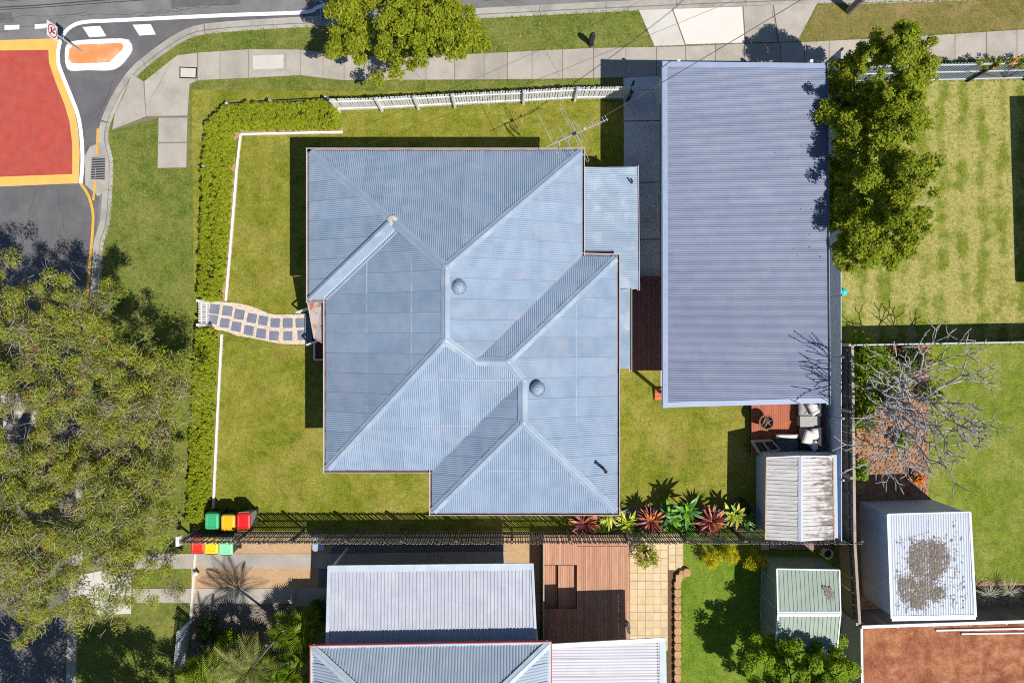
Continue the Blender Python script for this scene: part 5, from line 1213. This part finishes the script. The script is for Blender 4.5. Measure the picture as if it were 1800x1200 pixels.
bottle('bottlebrush tree with pale trunk whose lower crown spreads above the driveway', (120, 880), (105, 925), 4.7, 3.8, 2.4, 5.6, 470, 52)
bottle('small bottlebrush crown hanging over the verge by the hedge', (255, 800), (258, 800), 1.15, 3.2, 1.8, 4.2, 120, 53, 200)
tree('bottlebrush_tree', 'bottlebrush tree below the bottom edge nearest the side street kerb', (150, 1228), (42, 1318), 2.4, 5.2, 2.7, 2.0, 130, 240, (.14, .04), m_lf_bottle, m_bark_w, 56, .45, group='bottlebrush street trees')
tree('bottlebrush_tree', 'bottlebrush tree below the bottom left corner, seen by its shadow', (285, 1222), (200, 1312), 2.4, 5.0, 1.9, 1.7, 100, 240, (.14, .04), m_lf_bottle, m_bark_w, 55, .45, group='bottlebrush street trees')
# hedge
def hedge(name, label, px, h, seed, dens=1250, mat=m_lf_hedge, base_in=.10, lsz=(.075, .045)):
    a = [(p.x, p.y) for p in G(px, 0)]; c = sum((Vector((*p, 0)) for p in a), Vector()) / len(a)
    t = thing(name, label, 'hedge', (c.x, c.y, 0)); ins = inset(a, .12)
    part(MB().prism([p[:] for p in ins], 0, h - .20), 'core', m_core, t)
    rg = random.Random(seed); x0, x1 = min(p[0] for p in a), max(p[0] for p in a); y0, y1 = min(p[1] for p in a), max(p[1] for p in a)
    C = []
    n = int((x1 - x0) * (y1 - y0) * dens / 11)
    for _ in range(n):
        x, y = rg.uniform(x0, x1), rg.uniform(y0, y1)
        if in_poly(x, y, a): C.append((x, y, h - .07 + .07 * math.sin(x * 2.3 + y) * math.cos(y * 1.7) + rg.gauss(0, .035)))
    for i in range(len(a)):
        p, q = Vector(a[i]), Vector(a[(i + 1) % len(a)]); L = (q - p).length
        for k in range(int(L * dens / 14)):
            s = p.lerp(q, rg.random()); C.append((s.x + rg.gauss(0, .04), s.y + rg.gauss(0, .04), rg.uniform(.1, h - .05)))
    V, F = leaf_arrays(C, [.10] * len(C), 26, lsz[0], lsz[1], np.random.default_rng(seed), 1.3); np_part(V, F, 'foliage', mat, t)
    mb = MB()
    for i in range(0, len(C), 60): x, y, z = C[i]; mb.tube([Vector((x, y, 0)), Vector((x + .05, y, z - .1))], [.02, .008], 4)
    part(mb, 'stems', m_bark_b, t, kind='stuff')
hedge('hedge', 'clipped bright green L-shaped hedge around the front lawn corner', [(594, 191), (480, 196), (411, 199), (379, 228), (374, 300), (370, 420), (366, 526), (389, 526), (400, 430), (407, 320), (412, 228), (597, 226)], .95, 71)
hedge('hedge', 'narrow bright green hedge running down from the front gate to the bins', [(361, 579), (381, 582), (378, 660), (373, 760), (366, 885), (360, 908), (347, 908), (352, 760), (358, 650)], .9, 72)
# low shrubs
def shrub(name, label, px, py, z, r, n, per, ls, mat, seed, cat='shrub', flat=.8, group=None):
    c = W(px, py, z * .6); b = Vector((c.x, c.y, 0)); cl = ellipse_clusters((c.x, c.y), r, r, .1, z, n, seed)
    t = thing(name, label, cat, b, group); V, F = leaf_arrays(cl, [r * .42] * n, per, ls[0], ls[1], np.random.default_rng(seed), 1.0, flat=flat); np_part(V, F, 'foliage', mat, t)
    mb = MB()
    for x, y, zz in cl: mb.tube([b, b.lerp(Vector((x, y, zz)), .5) + up * .05, Vector((x, y, zz))], [.02, .014, .006], 4, cap=False)
    part(mb, 'stems', m_bark_b, t)
for i, (x, y, z, r, lab) in enumerate(((1252, 982, .9, .42, 'bright yellow shrub, first along the south lawn fence'), (1286, 975, .9, .36, 'bright yellow shrub in the middle of the fence-side row'), (1324, 983, .9, .42, 'bright yellow shrub nearest the green shed'), (1345, 990, .6, .22, 'tiny yellow-green shrub against the green shed wall'))):
    shrub('yellow_shrub', lab, x, y, z, r, 26, 60, (.06, .03), m_lf_yel, 90 + i, group='yellow shrubs along the fence')
shrub('patio_shrub', 'olive leafy shrub hanging over the sandy patio tiles', 1140, 975, 1.3, .55, 26, 34, (.09, .045), m_lf_lilly, 95)
shrub('mulch_shrub', 'large bright green shrub in the mulch bed by the paling fence', 1525, 640, 1.3, 1.0, 80, 70, (.13, .065), m_lf_bright, 96)
shrub('mulch_shrub', 'green shrub under the bare tree below the large one', 1535, 690, 1.0, .75, 50, 60, (.12, .06), m_lf_bright, 97)
shrub('mulch_shrub', 'dark shrub tucked against the dividing fence under the bare tree', 1600, 632, .9, .6, 36, 50, (.11, .05), m_lf_dark, 98)
shrub('mulch_shrub', 'leafy green shrub half way down the paling fence', 1518, 735, .8, .5, 30, 55, (.12, .06), m_lf_bright, 106)
shrub('mulch_shrub', 'mid green shrub in the middle of the mulch under bare twigs', 1575, 665, .8, .6, 34, 50, (.12, .055), m_lf_green, 107)
shrub('mulch_shrub', 'small green shrub at the lower end of the mulch bed', 1515, 825, .7, .38, 20, 50, (.13, .06), m_lf_green, 99)
shrub('mulch_shrub', 'little orange-flowered shrub beside the east lawn edge', 1613, 838, .5, .24, 14, 40, (.08, .04), m_lf_marigold, 100)
shrub('mulch_shrub', 'small dark shrub at the foot of the bare tree', 1588, 775, .6, .34, 18, 50, (.09, .05), m_lf_green, 101)
shrub('mulch_shrub', 'green shrub on the lawn edge right of the bare tree trunk', 1640, 690, .7, .42, 24, 40, (.10, .05), m_lf_green, 102)
tree('backyard_tree', 'bright green leafy tree beside the green shed at the bottom edge', (1362, 1150), (1418, 1205), 1.2, 3.7, 2.0, 1.75, 140, 280, (.11, .06), m_lf_bright, m_bark_b, 103, .30, up_bias=.9, boughs=28, br=.6)
# flowering vine on the street slat fence
vn = thing('flowering_vine', 'green vine with orange flowers climbing the street slat fence', 'vine', W(1760, 138))
rg = random.Random(8); cl = [(lambda q: (q.x, q.y, q.z))(W(rg.uniform(1715, 1800), rg.uniform(104, 118), rg.uniform(1.5, 2.0))) for _ in range(26)] + [(lambda q: (q.x, q.y, q.z))(W(rg.uniform(1790, 1880), rg.uniform(98, 116), 1.9)) for _ in range(24)]
V, F = leaf_arrays(cl, [.12] * len(cl), 26, .09, .045, np.random.default_rng(8), .5); np_part(V, F, 'foliage', m_lf_lilly, vn)
fl = [W(1747, 118, 1.7)[:], W(1779, 114, 1.9)[:], W(1784, 108, 2.0)[:], W(1787, 104, 2.0)[:]]; V, F = leaf_arrays(fl, [.07] * 4, 22, .08, .05, np.random.default_rng(9), .8); np_part(V, F, 'flowers', m_lf_marigold, vn)
mb = MB()
for x, y, z in cl: mb.tube([W(1762 if x < 22 else 1830, 138), Vector((x, y, z * .6)), Vector((x, y, z))], .008, 4, cap=False)
part(mb, 'stems', m_bark_b, vn)

# bare frangipani
fr_b = W(1547, 704); ft = thing('bare_tree', 'leafless grey frangipani tree spreading over the mulch bed', 'tree', fr_b)
rg = random.Random(21); brs = []; tips = []
def fork(p, d, L, r, depth, drift=0.0):
    if (p + d * L).x < 14.4 and (p + d * L).z < 4.2:
        d = Vector((max(d.x, -.25), d.y * .7, abs(d.z) + .75)).normalized()
    k = Vector((rg.gauss(0, .10), rg.gauss(0, .10), rg.gauss(0, .06))) * L
    q = p + d * L; mid = p.lerp(q, .5) + k
    brs.append(([p, mid, q], [r, r * .88, r * .80], depth))
    if depth == 0: tips.append((q, d, r)); return
    nchild = 2 if rg.random() < .80 else 3
    a0 = rg.uniform(0, 6.28); x = d.orthogonal().normalized(); y = d.cross(x)
    for i in range(nchild):
        a = a0 + i * 2 * math.pi / nchild + rg.uniform(-.4, .4); sp = rg.uniform(.42, .80)
        nd = (d * math.cos(sp) + (x * math.cos(a) + y * math.sin(a)) * math.sin(sp)); nd.z = nd.z * .80 + .15 + drift * .6; nd.x -= drift; nd.normalize()
        fork(q, nd, L * rg.uniform(.66, .92), r * (.70 if nchild == 2 else .64), depth - 1, drift)
fork(fr_b, Vector((.10, .0, 1)).normalized(), .62, .155, 0) if False else None
for a, tilt, L in ((.15, 1.0, 1.25), (1.2, .85, 1.0), (2.4, .75, .95), (3.6, .8, .85), (4.6, .85, 1.05), (5.5, .9, 1.15), (3.0, .55, 1.7), (3.35, .50, 1.7), (2.6, .45, 1.65), (.9, .3, 1.2)):
    fork(fr_b + up * .75, Vector((math.cos(a) * math.sin(tilt), math.sin(a) * math.sin(tilt), math.cos(tilt))), L, .095, 5, .34 if (2.5 < a < 3.4 and tilt < .6) else 0.0)
brs.append(([fr_b - up * .05, fr_b + Vector((.03, .02, .4)), fr_b + up * .8], [.19, .15, .13], 6))
tr = MB(); [tr.tube(p, r, 8 if dp > 3 else 6, cap=True) for p, r, dp in brs if dp > 3]; part(tr, 'trunk', m_bare, ft, True)
tw = MB(); [tw.tube(p, [max(x, .017) for x in r], 5, cap=True) for p, r, dp in brs if dp <= 3]
for q, d, r in tips: tw.tube([q, q + d * .05], [max(r, .017) * 1.2, .008], 5)
part(tw, 'branches', m_bare, ft, True)

# strap-leaved plants
def blade(name, L, Wd, mat, curve=.35, fold=.12, n=5):
    mb = MB()
    for i in range(n + 1):
        s = i / n; w = Wd * math.sin(math.pi * min(.98, .12 + .86 * s)) ** .9 * (1 if s < 1 else .05); z = -curve * L * s * s
        mb.v += [Vector((L * s, -w / 2, z + fold * w)), Vector((L * s, 0, z)), Vector((L * s, w / 2, z + fold * w))]
    for i in range(n):
        a = i * 3; mb.f += [(a, a + 3, a + 4, a + 1), (a + 1, a + 4, a + 5, a + 2)]
    return mb.mesh(name, mat, smooth=True)
def rosette(name, label, px, py, z, n, L, Wd, mats, seed, el=(.1, 1.1), stem=True, cat='plant', curve=.35, spread=.0, group=None):
    c = W(px, py, z); rg = random.Random(seed); t = thing(name, label, cat, (c.x, c.y, 0), group)
    ms = [blade('leaf', L, Wd, m, curve) for m in mats]
    for i in range(n):
        e = el[1] - (el[1] - el[0]) * (i / n); a = i * 2.39996 + rg.uniform(-.25, .25); s = rg.uniform(.75, 1.1) * (1 - .35 * (1 - i / n))
        mi = min(len(ms) - 1, int(rg.random() * len(ms))) if len(ms) > 1 else 0
        o = Vector((rg.uniform(-spread, spread), rg.uniform(-spread, spread), rg.uniform(-.25, .08) * z))
        place(ms[mi], 'leaf', t, c + o, (rg.uniform(-.2, .2), -e, a), (s, s, s))
    part(MB().tube([Vector((c.x, c.y, 0)), c], [.03, .02], 6), 'stem', m_bark_b, t)
rosette('cordyline', 'burgundy and orange cordyline beside the house corner', 1027, 918, .85, 66, .80, .115, [m_cord[1], m_cord[1], m_cord[1], m_cord[2], m_cord[0]], 1)
rosette('cordyline', 'orange-red cordyline between yellow and green foliage', 1144, 915, .85, 66, .78, .115, [m_cord[0], m_cord[1], m_cord[2], m_cord[1], m_cord[0]], 2)
rosette('cordyline', 'largest cordyline, an orange rosette with purple lower leaves', 1250, 916, .95, 84, .86, .11, [m_cord[0], m_cord[2], m_cord[1], m_cord[1], m_cord[0]], 3)
rosette('cane_plant', 'yellow finger-leaved cane plant against the house gutter corner', 1068, 903, .95, 44, .72, .10, m_cane, 4, spread=.14)
rosette('cane_plant', 'lime finger-leaved cane plant between the two nearer cordylines', 1100, 920, .85, 44, .70, .095, m_cane, 5, spread=.14)
rosette('broadleaf_plant', 'broad bright green leafy plant left of the orange rosette', 1182, 908, .8, 28, .74, .22, m_broad, 6, spread=.12)
rosette('broadleaf_plant', 'upright green broad-leaved plant casting a spiky shadow on the lawn', 1207, 898, 1.25, 30, .80, .19, m_broad, 7, el=(.3, 1.3), spread=.12)
rosette('croton', 'yellow-green croton right of the orange rosette', 1290, 906, .85, 44, .56, .17, m_croton, 8, spread=.2)
rosette('croton', 'dark green croton against the garden shed wall', 1318, 922, .8, 40, .55, .15, [m_croton[1], m_broad[1]], 9, spread=.2)
rosette('broadleaf_plant', 'low deep green plant hard against the fence left of the orange rosette', 1205, 930, .6, 26, .62, .18, [m_broad[1], m_broad[0]], 10, spread=.14)
for i, (x, y, lab) in enumerate(((1738, 1045, 'pale arching grass clump beside the white shed'), (1775, 1040, 'pale arching grass clump nearer the right edge'))):
    rosette('grass_clump', lab, x, y, .5, 60, .75, .02, [M('pale_grass%d' % i, (.34, .33, .22), (.42, .40, .30), 3, rough=.8, rnd=.2)], 20 + i, el=(.0, .9), curve=.5)

for i, (x, y, lab) in enumerate(((1048, 928, 'dark low shrub under the burgundy cordyline'), (1120, 928, 'dark low shrub between the lime cane plant and the fence'), (1172, 922, 'dark low shrub under the broad green leaves'), (1228, 925, 'dark low shrub left of the orange rosette base'), (1272, 922, 'dark low shrub between the rosette and croton'), (1305, 898, 'dark low shrub behind the crotons by the shed'))):
    shrub('bed_shrub', lab, x, y, .55, .36, 22, 50, (.10, .05), m_lf_dark if i % 2 else m_lf_green, 320 + i, group='low shrubs in the planting bed')
# fan palms in the southern garden
def fan_mesh(name, Rf, nb, mat, seed, droop=.3, stalk=.5):
    rg = random.Random(seed); mb = MB()
    mb.tube([Vector((0, 0, 0)), Vector((stalk * .6, 0, .03)), Vector((stalk, 0, 0))], [.018, .014, .010], 4)
    for i in range(nb):
        a = (i / (nb - 1) - .5) * 4.4; L = Rf * (1 - .18 * abs(a) / 2.2) * rg.uniform(.9, 1.05); o = Vector((stalk, 0, 0)); d = Vector((math.cos(a), math.sin(a), 0)); s = Vector((-d.y, d.x, 0)) * (Rf * 2.1 / nb)
        m = o + d * L * .55 + Vector((0, 0, .02)); e = o + d * L + Vector((0, 0, -droop * L * .5))
        mb.add([o, m - s * .5 + Vector((0, 0, .03)), m + s * .5 - Vector((0, 0, .01)), e], [(0, 1, 3), (0, 3, 2)])
    return mb.mesh(name, mat)
def palm(label, bx, by, z, Rf, nf, mat, seed, stalk=.55):
    b = W(bx, by); t = thing('fan_palm', label, 'palm', b, 'fan palms in the southern garden'); rg = random.Random(seed)
    ms = [fan_mesh('frond', Rf, 20, mat, seed + k, stalk=stalk) for k in range(3)]; c = b + up * z
    for i in range(nf):
        e = 1.25 - 1.5 * i / nf; a = i * 2.39996 + rg.uniform(-.3, .3); place(ms[i % 3], 'frond', t, c - up * (.25 * i / nf), (rg.uniform(-.3, .3), -e, a), (1, 1, 1))
    part(MB().tube([b - up * .05, b + Vector((.03, .02, z * .5)), c], [.10, .08, .07], 8), 'trunk', m_bark_b, t)
def pinnate_mesh(name, L, mat, seed):
    rg = random.Random(seed); mb = MB(); n = 26
    sp = [Vector((L * t, 0, L * (.28 * math.sin(t * 1.9) - .62 * t * t))) for t in [i / n for i in range(n + 1)]]
    mb.tube(sp, [.022 * (1 - .8 * i / n) for i in range(n + 1)], 4, cap=False)
    for i in range(4, n + 1):
        t = i / n; l = L * .30 * math.sin(math.pi * min(1, .18 + t * .8)) + .04
        for sd in (-1, 1):
            d = Vector((.55, sd * .8, -.30)).normalized(); p = sp[i]; m = p + d * l * .5 + Vector((0, 0, .02)); e = p + d * l + Vector((0, 0, -.12 * l)); w = Vector((.022, 0, 0))
            mb.add([p, m - w, e, m + w], [(0, 1, 2, 3)])
    return mb.mesh(name, mat)
def feather_palm(label, bx, by, z, L, nf, seed, mat=m_lf_palm):
    b = W(bx, by); t = thing('feather_palm', label, 'palm', b); rg = random.Random(seed); c = b + up * z
    ms = [pinnate_mesh('frond', L, mat, seed + k) for k in range(3)]
    for i in range(nf):
        e = 1.15 - 1.1 * i / nf; a = i * 2.39996 + rg.uniform(-.3, .3); k = rg.uniform(.8, 1.1); place(ms[i % 3], 'frond', t, c, (rg.uniform(-.25, .25), -e, a), (k, k, k))
    part(MB().tube([b - up * .05, b + Vector((.05, .02, z * .5)), c], [.08, .055, .05], 8), 'trunk', m_bark, t)
feather_palm('tallest feathery palm with crown at the bottom edge', 500, 1100, 3.8, 1.45, 13, 200, m_lf_palm2)
feather_palm('feathery palm at the fence end below the driveway', 420, 1150, 2.8, 1.4, 12, 205)
palm('bright fan palm beside the corner of the grey neighbour house', 552, 1082, 1.5, .55, 13, m_lf_palm, 210)
palm('fan palm below the bright one, nearest the grey roof edge', 545, 1140, 1.6, .55, 13, m_lf_palm, 220)
palm('olive fan palm left of the garden paving', 450, 1125, 1.8, .65, 14, m_lf_palm2, 230, .6)
palm('fan palm nearest the pale blue fence', 388, 1150, 1.6, .6, 14, m_lf_palm, 240)
palm('fan palm in the middle of the leaf litter bed', 478, 1150, 1.6, .6, 14, m_lf_palm, 250)
shrub('garden_shrub', 'dark green shrub inside the pale blue fence corner', 365, 1108, .9, .5, 30, 60, (.10, .05), m_lf_dark, 260)
palm('small lime fan palm under the feathery palm', 505, 1165, 1.2, .55, 13, m_lf_palm, 270)
palm('low fan palm at the bottom edge by the pale blue fence', 360, 1172, 1.3, .55, 13, m_lf_palm2, 280)
palm('fan palm in front of the grey roof corner shrub', 520, 1085, 1.1, .5, 12, m_lf_palm, 290)
shrub('garden_shrub', 'mid green shrub on the leaf litter right of the fence corner', 400, 1130, .8, .5, 30, 70, (.11, .05), m_lf_green, 263)
shrub('garden_shrub', 'mid green shrub at the bottom edge between palms', 460, 1190, .9, .6, 34, 70, (.12, .05), m_lf_green, 264)
shrub('garden_shrub', 'dark shrub in shade beside the neighbour carport corner', 560, 1075, .8, .5, 30, 50, (.10, .05), m_lf_dark, 261)

# ------------------------------------------------------------------ litter on roofs and ground
def litter(name, label, polys, n, z, seed, mat, ls=(.09, .012), parent=None, zj=.05, kind='stuff'):
    rg = random.Random(seed); C = []
    for poly in polys:
        a = [(p.x, p.y) for p in G(poly, z)]; x0, x1 = min(p[0] for p in a), max(p[0] for p in a); y0, y1 = min(p[1] for p in a), max(p[1] for p in a); k = 0
        while k < n:
            x, y = rg.uniform(x0, x1), rg.uniform(y0, y1)
            if in_poly(x, y, a): C.append((x, y, z + .02 + abs(rg.gauss(0, zj)))); k += 1
    V, F = leaf_arrays(C, [.05] * len(C), 5, ls[0], ls[1], np.random.default_rng(seed), 1.6, out_bias=.2, flat=.3)
    if parent: return np_part(V, F, name, mat, parent, kind)
    c = np.array([V[:, 0].mean(), V[:, 1].mean(), z]); o = bpy.data.objects.new(name, np_mesh(name, V - c, F, mat)); COL.objects.link(o); o.location = c; setp(o, label, 'leaf litter', None, kind); return o
DB = [[(1600, 962), (1612, 955), (1640, 950), (1660, 957), (1671, 976), (1664, 1000), (1645, 1018), (1630, 1024), (1610, 1010), (1594, 990)], [(1580, 1016), (1596, 1012), (1612, 1022), (1632, 1022), (1658, 1036), (1664, 1046), (1636, 1056), (1615, 1070), (1596, 1062), (1580, 1042)]]
rg = random.Random(77)
for k in range(46):
    x, y = rg.gauss(1625, 34), rg.gauss(1010, 40); x = min(max(x, 1576), 1692); y = min(max(y, 925), 1066); w_ = rg.uniform(1.2, 2.4); h_ = rg.uniform(5, 16); DB.append([(x, y - h_ / 2), (x + w_, y - h_ / 2), (x + w_ + .4, y + h_ / 2), (x + .4, y + h_ / 2)])
m_lf_debris = leaf_mat('debris_litter', [(.27, .22, .18), (.20, .155, .12), (.36, .31, .265), (.14, .105, .08), (.31, .26, .22)], .0, .9)
def debris():
    rgd = random.Random(301); C = []; DB.append([(1576, 945), (1690, 935), (1700, 1060), (1578, 1072)])
    for pi, poly in enumerate(DB):
        a = [(p.x, p.y) for p in G(poly, 2.43)]; x0, x1 = min(p[0] for p in a), max(p[0] for p in a); y0, y1 = min(p[1] for p in a), max(p[1] for p in a)
        n = int((x1 - x0) * (y1 - y0) * (700 if pi < 2 else 45 if pi == len(DB) - 1 else 420)); n = max(n, 5)
        for _ in range(n):
            x, y = rgd.uniform(x0, x1), rgd.uniform(y0, y1)
            if in_poly(x, y, a): C.append((x + rgd.gauss(0, .03), y + rgd.gauss(0, .10), 2.432 + abs(rgd.gauss(0, .008))))
    V, F = leaf_arrays(C, [.035] * len(C), 4, .13, .011, np.random.default_rng(301), 2.5, out_bias=.1, flat=.2)
    c = np.array([V[:, 0].mean(), V[:, 1].mean(), 2.42]); o = bpy.data.objects.new('leaf_debris', np_mesh('leaf_debris', V - c, F, m_lf_debris)); COL.objects.link(o); o.location = c
    setp(o, 'brown twig and leaf debris spread over the white shed roof', 'leaf litter', None, 'stuff')
debris()
litter('roof_leaves', 'a few fallen leaves on the carport roof near the screening trees', [[(1330, 120), (1448, 120), (1450, 480), (1400, 480)]], 26, 3.45, 309, m_lf_dry, (.06, .03), zj=.0)
litter('leaf_patch', 'brown leaf patch on the green shed roof', [[(1446, 1030), (1462, 1033), (1467, 1062), (1459, 1063), (1452, 1050)]], 260, 1.93, 303, m_lf_dry, (.09, .03), zj=.01)
litter('fallen_leaves', 'scattered fallen leaves on the top verge and lawns', [[(640, 60), (1120, 30), (1140, 75), (850, 90), (640, 95)]], 40, .01, 304, m_lf_dry, (.07, .03), zj=.0)
litter('mulch_chips', 'loose bark chips and leaves on the mulch bed', [[(1500, 610), (1632, 610), (1630, 880), (1502, 885)]], 1500, .02, 305, leaf_mat('mulch_chip', [(.42, .22, .11), (.30, .14, .07), (.50, .30, .17), (.20, .10, .05)], .0, .9), (.08, .03), zj=.01)
litter('garden_litter', 'dry leaves on the southern garden bed', [[(340, 1062), (470, 1064), (540, 1065), (545, 1130), (420, 1200), (335, 1200)]], 1500, .02, 306, m_lf_dry, (.14, .03), zj=.02)

# ------------------------------------------------------------------ grass tufts along edges and through the lawns
m_tuft = leaf_mat('grass_blade', [(.13, .17, .02), (.22, .25, .035), (.32, .30, .06), (.40, .34, .11), (.17, .21, .025)], .25, .9)
def tufts(name, label, lines, polys, seed, per_m=14, n_poly=170, h=.03):
    rg = random.Random(seed); C = []
    for ln in lines:
        P = smooth_line(G(ln), .3)
        for a, b in zip(P, P[1:]):
            for _ in range(int((b - a).length * per_m) + 1):
                q = a.lerp(b, rg.random()); C.append((q.x + rg.gauss(0, .035), q.y + rg.gauss(0, .035), h * .5))
    for poly in polys:
        a = [(p.x, p.y) for p in G(poly)]; x0, x1 = min(p[0] for p in a), max(p[0] for p in a); y0, y1 = min(p[1] for p in a), max(p[1] for p in a); k = 0
        while k < n_poly:
            x, y = rg.uniform(x0, x1), rg.uniform(y0, y1)
            if in_poly(x, y, a): C.append((x, y, h * .45)); k += 1
    V, F = leaf_arrays(C, [.05] * len(C), 8, .06, .012, np.random.default_rng(seed), 1.2, out_bias=.3, flat=.3)
    c = np.array([V[:, 0].mean(), V[:, 1].mean(), 0]); o = bpy.data.objects.new(name, np_mesh(name, V - c, F, m_tuft)); COL.objects.link(o); o.location = c; setp(o, label, 'grass', None, 'stuff')
tufts('verge_tufts', 'grass tufts fringing the footpath and kerb', [TOP[1:], [(x, y) for x, y in BOT if x < 1100], [(1457, 110), (1800, 102)], [(240, 134), (254, 144), (311, 98)], [(197, 230), (253, 208), (278, 208), (277, 296), (328, 296)], [(190, 240), (198, 280), (197, 333), (192, 395), (181, 430), (177, 500)], [(300, 88), (360, 61), (453, 53), (547, 48), (700, 41), (1122, 19)], [(1122, 19), (1150, 82)], [(1438, 7), (1402, 74)], [(1440, 8), (1800, -2)]], [[(200, 240), (275, 215), (275, 300), (335, 300), (335, 560), (185, 480)], [(640, 50), (1115, 24), (1135, 78), (850, 90), (640, 95)], [(1445, 12), (1800, 2), (1800, 48), (1410, 70)]], 401)
tufts('lawn_tufts', 'grass tufts through the house lawn and against its edging', [[(425, 240), (418, 300), (410, 400), (400, 529)], [(392, 588), (388, 660), (383, 760), (377, 890)], [(366, 579), (417, 591), (463, 599), (537, 606)], [(397, 530), (437, 536), (470, 549), (535, 551)], [(603, 200), (800, 190), (1000, 179), (1095, 178)]], [[(425, 242), (512, 242), (512, 520), (405, 525)], [(395, 600), (535, 610), (560, 890), (385, 890)], [(610, 200), (1050, 185), (1050, 235), (610, 240)], [(1095, 660), (1275, 720), (1275, 860), (1095, 880)]], 402)
tufts('yard_tufts', 'grass tufts through the neighbouring lawns', [[(1570, 143), (1800, 141)], [(1500, 597), (1800, 594)], [(1635, 610), (1633, 880), (1700, 1010)], [(1200, 1010), (1199, 1190)], [(1640, 606), (1800, 603)]], [[(1600, 150), (1765, 150), (1785, 560), (1500, 560), (1500, 490)], [(1640, 610), (1800, 610), (1800, 1000), (1720, 1000)], [(1205, 965), (1335, 1000), (1335, 1190), (1205, 1190)], [(170, 1085), (325, 1085), (310, 1200), (150, 1200)]], 403)
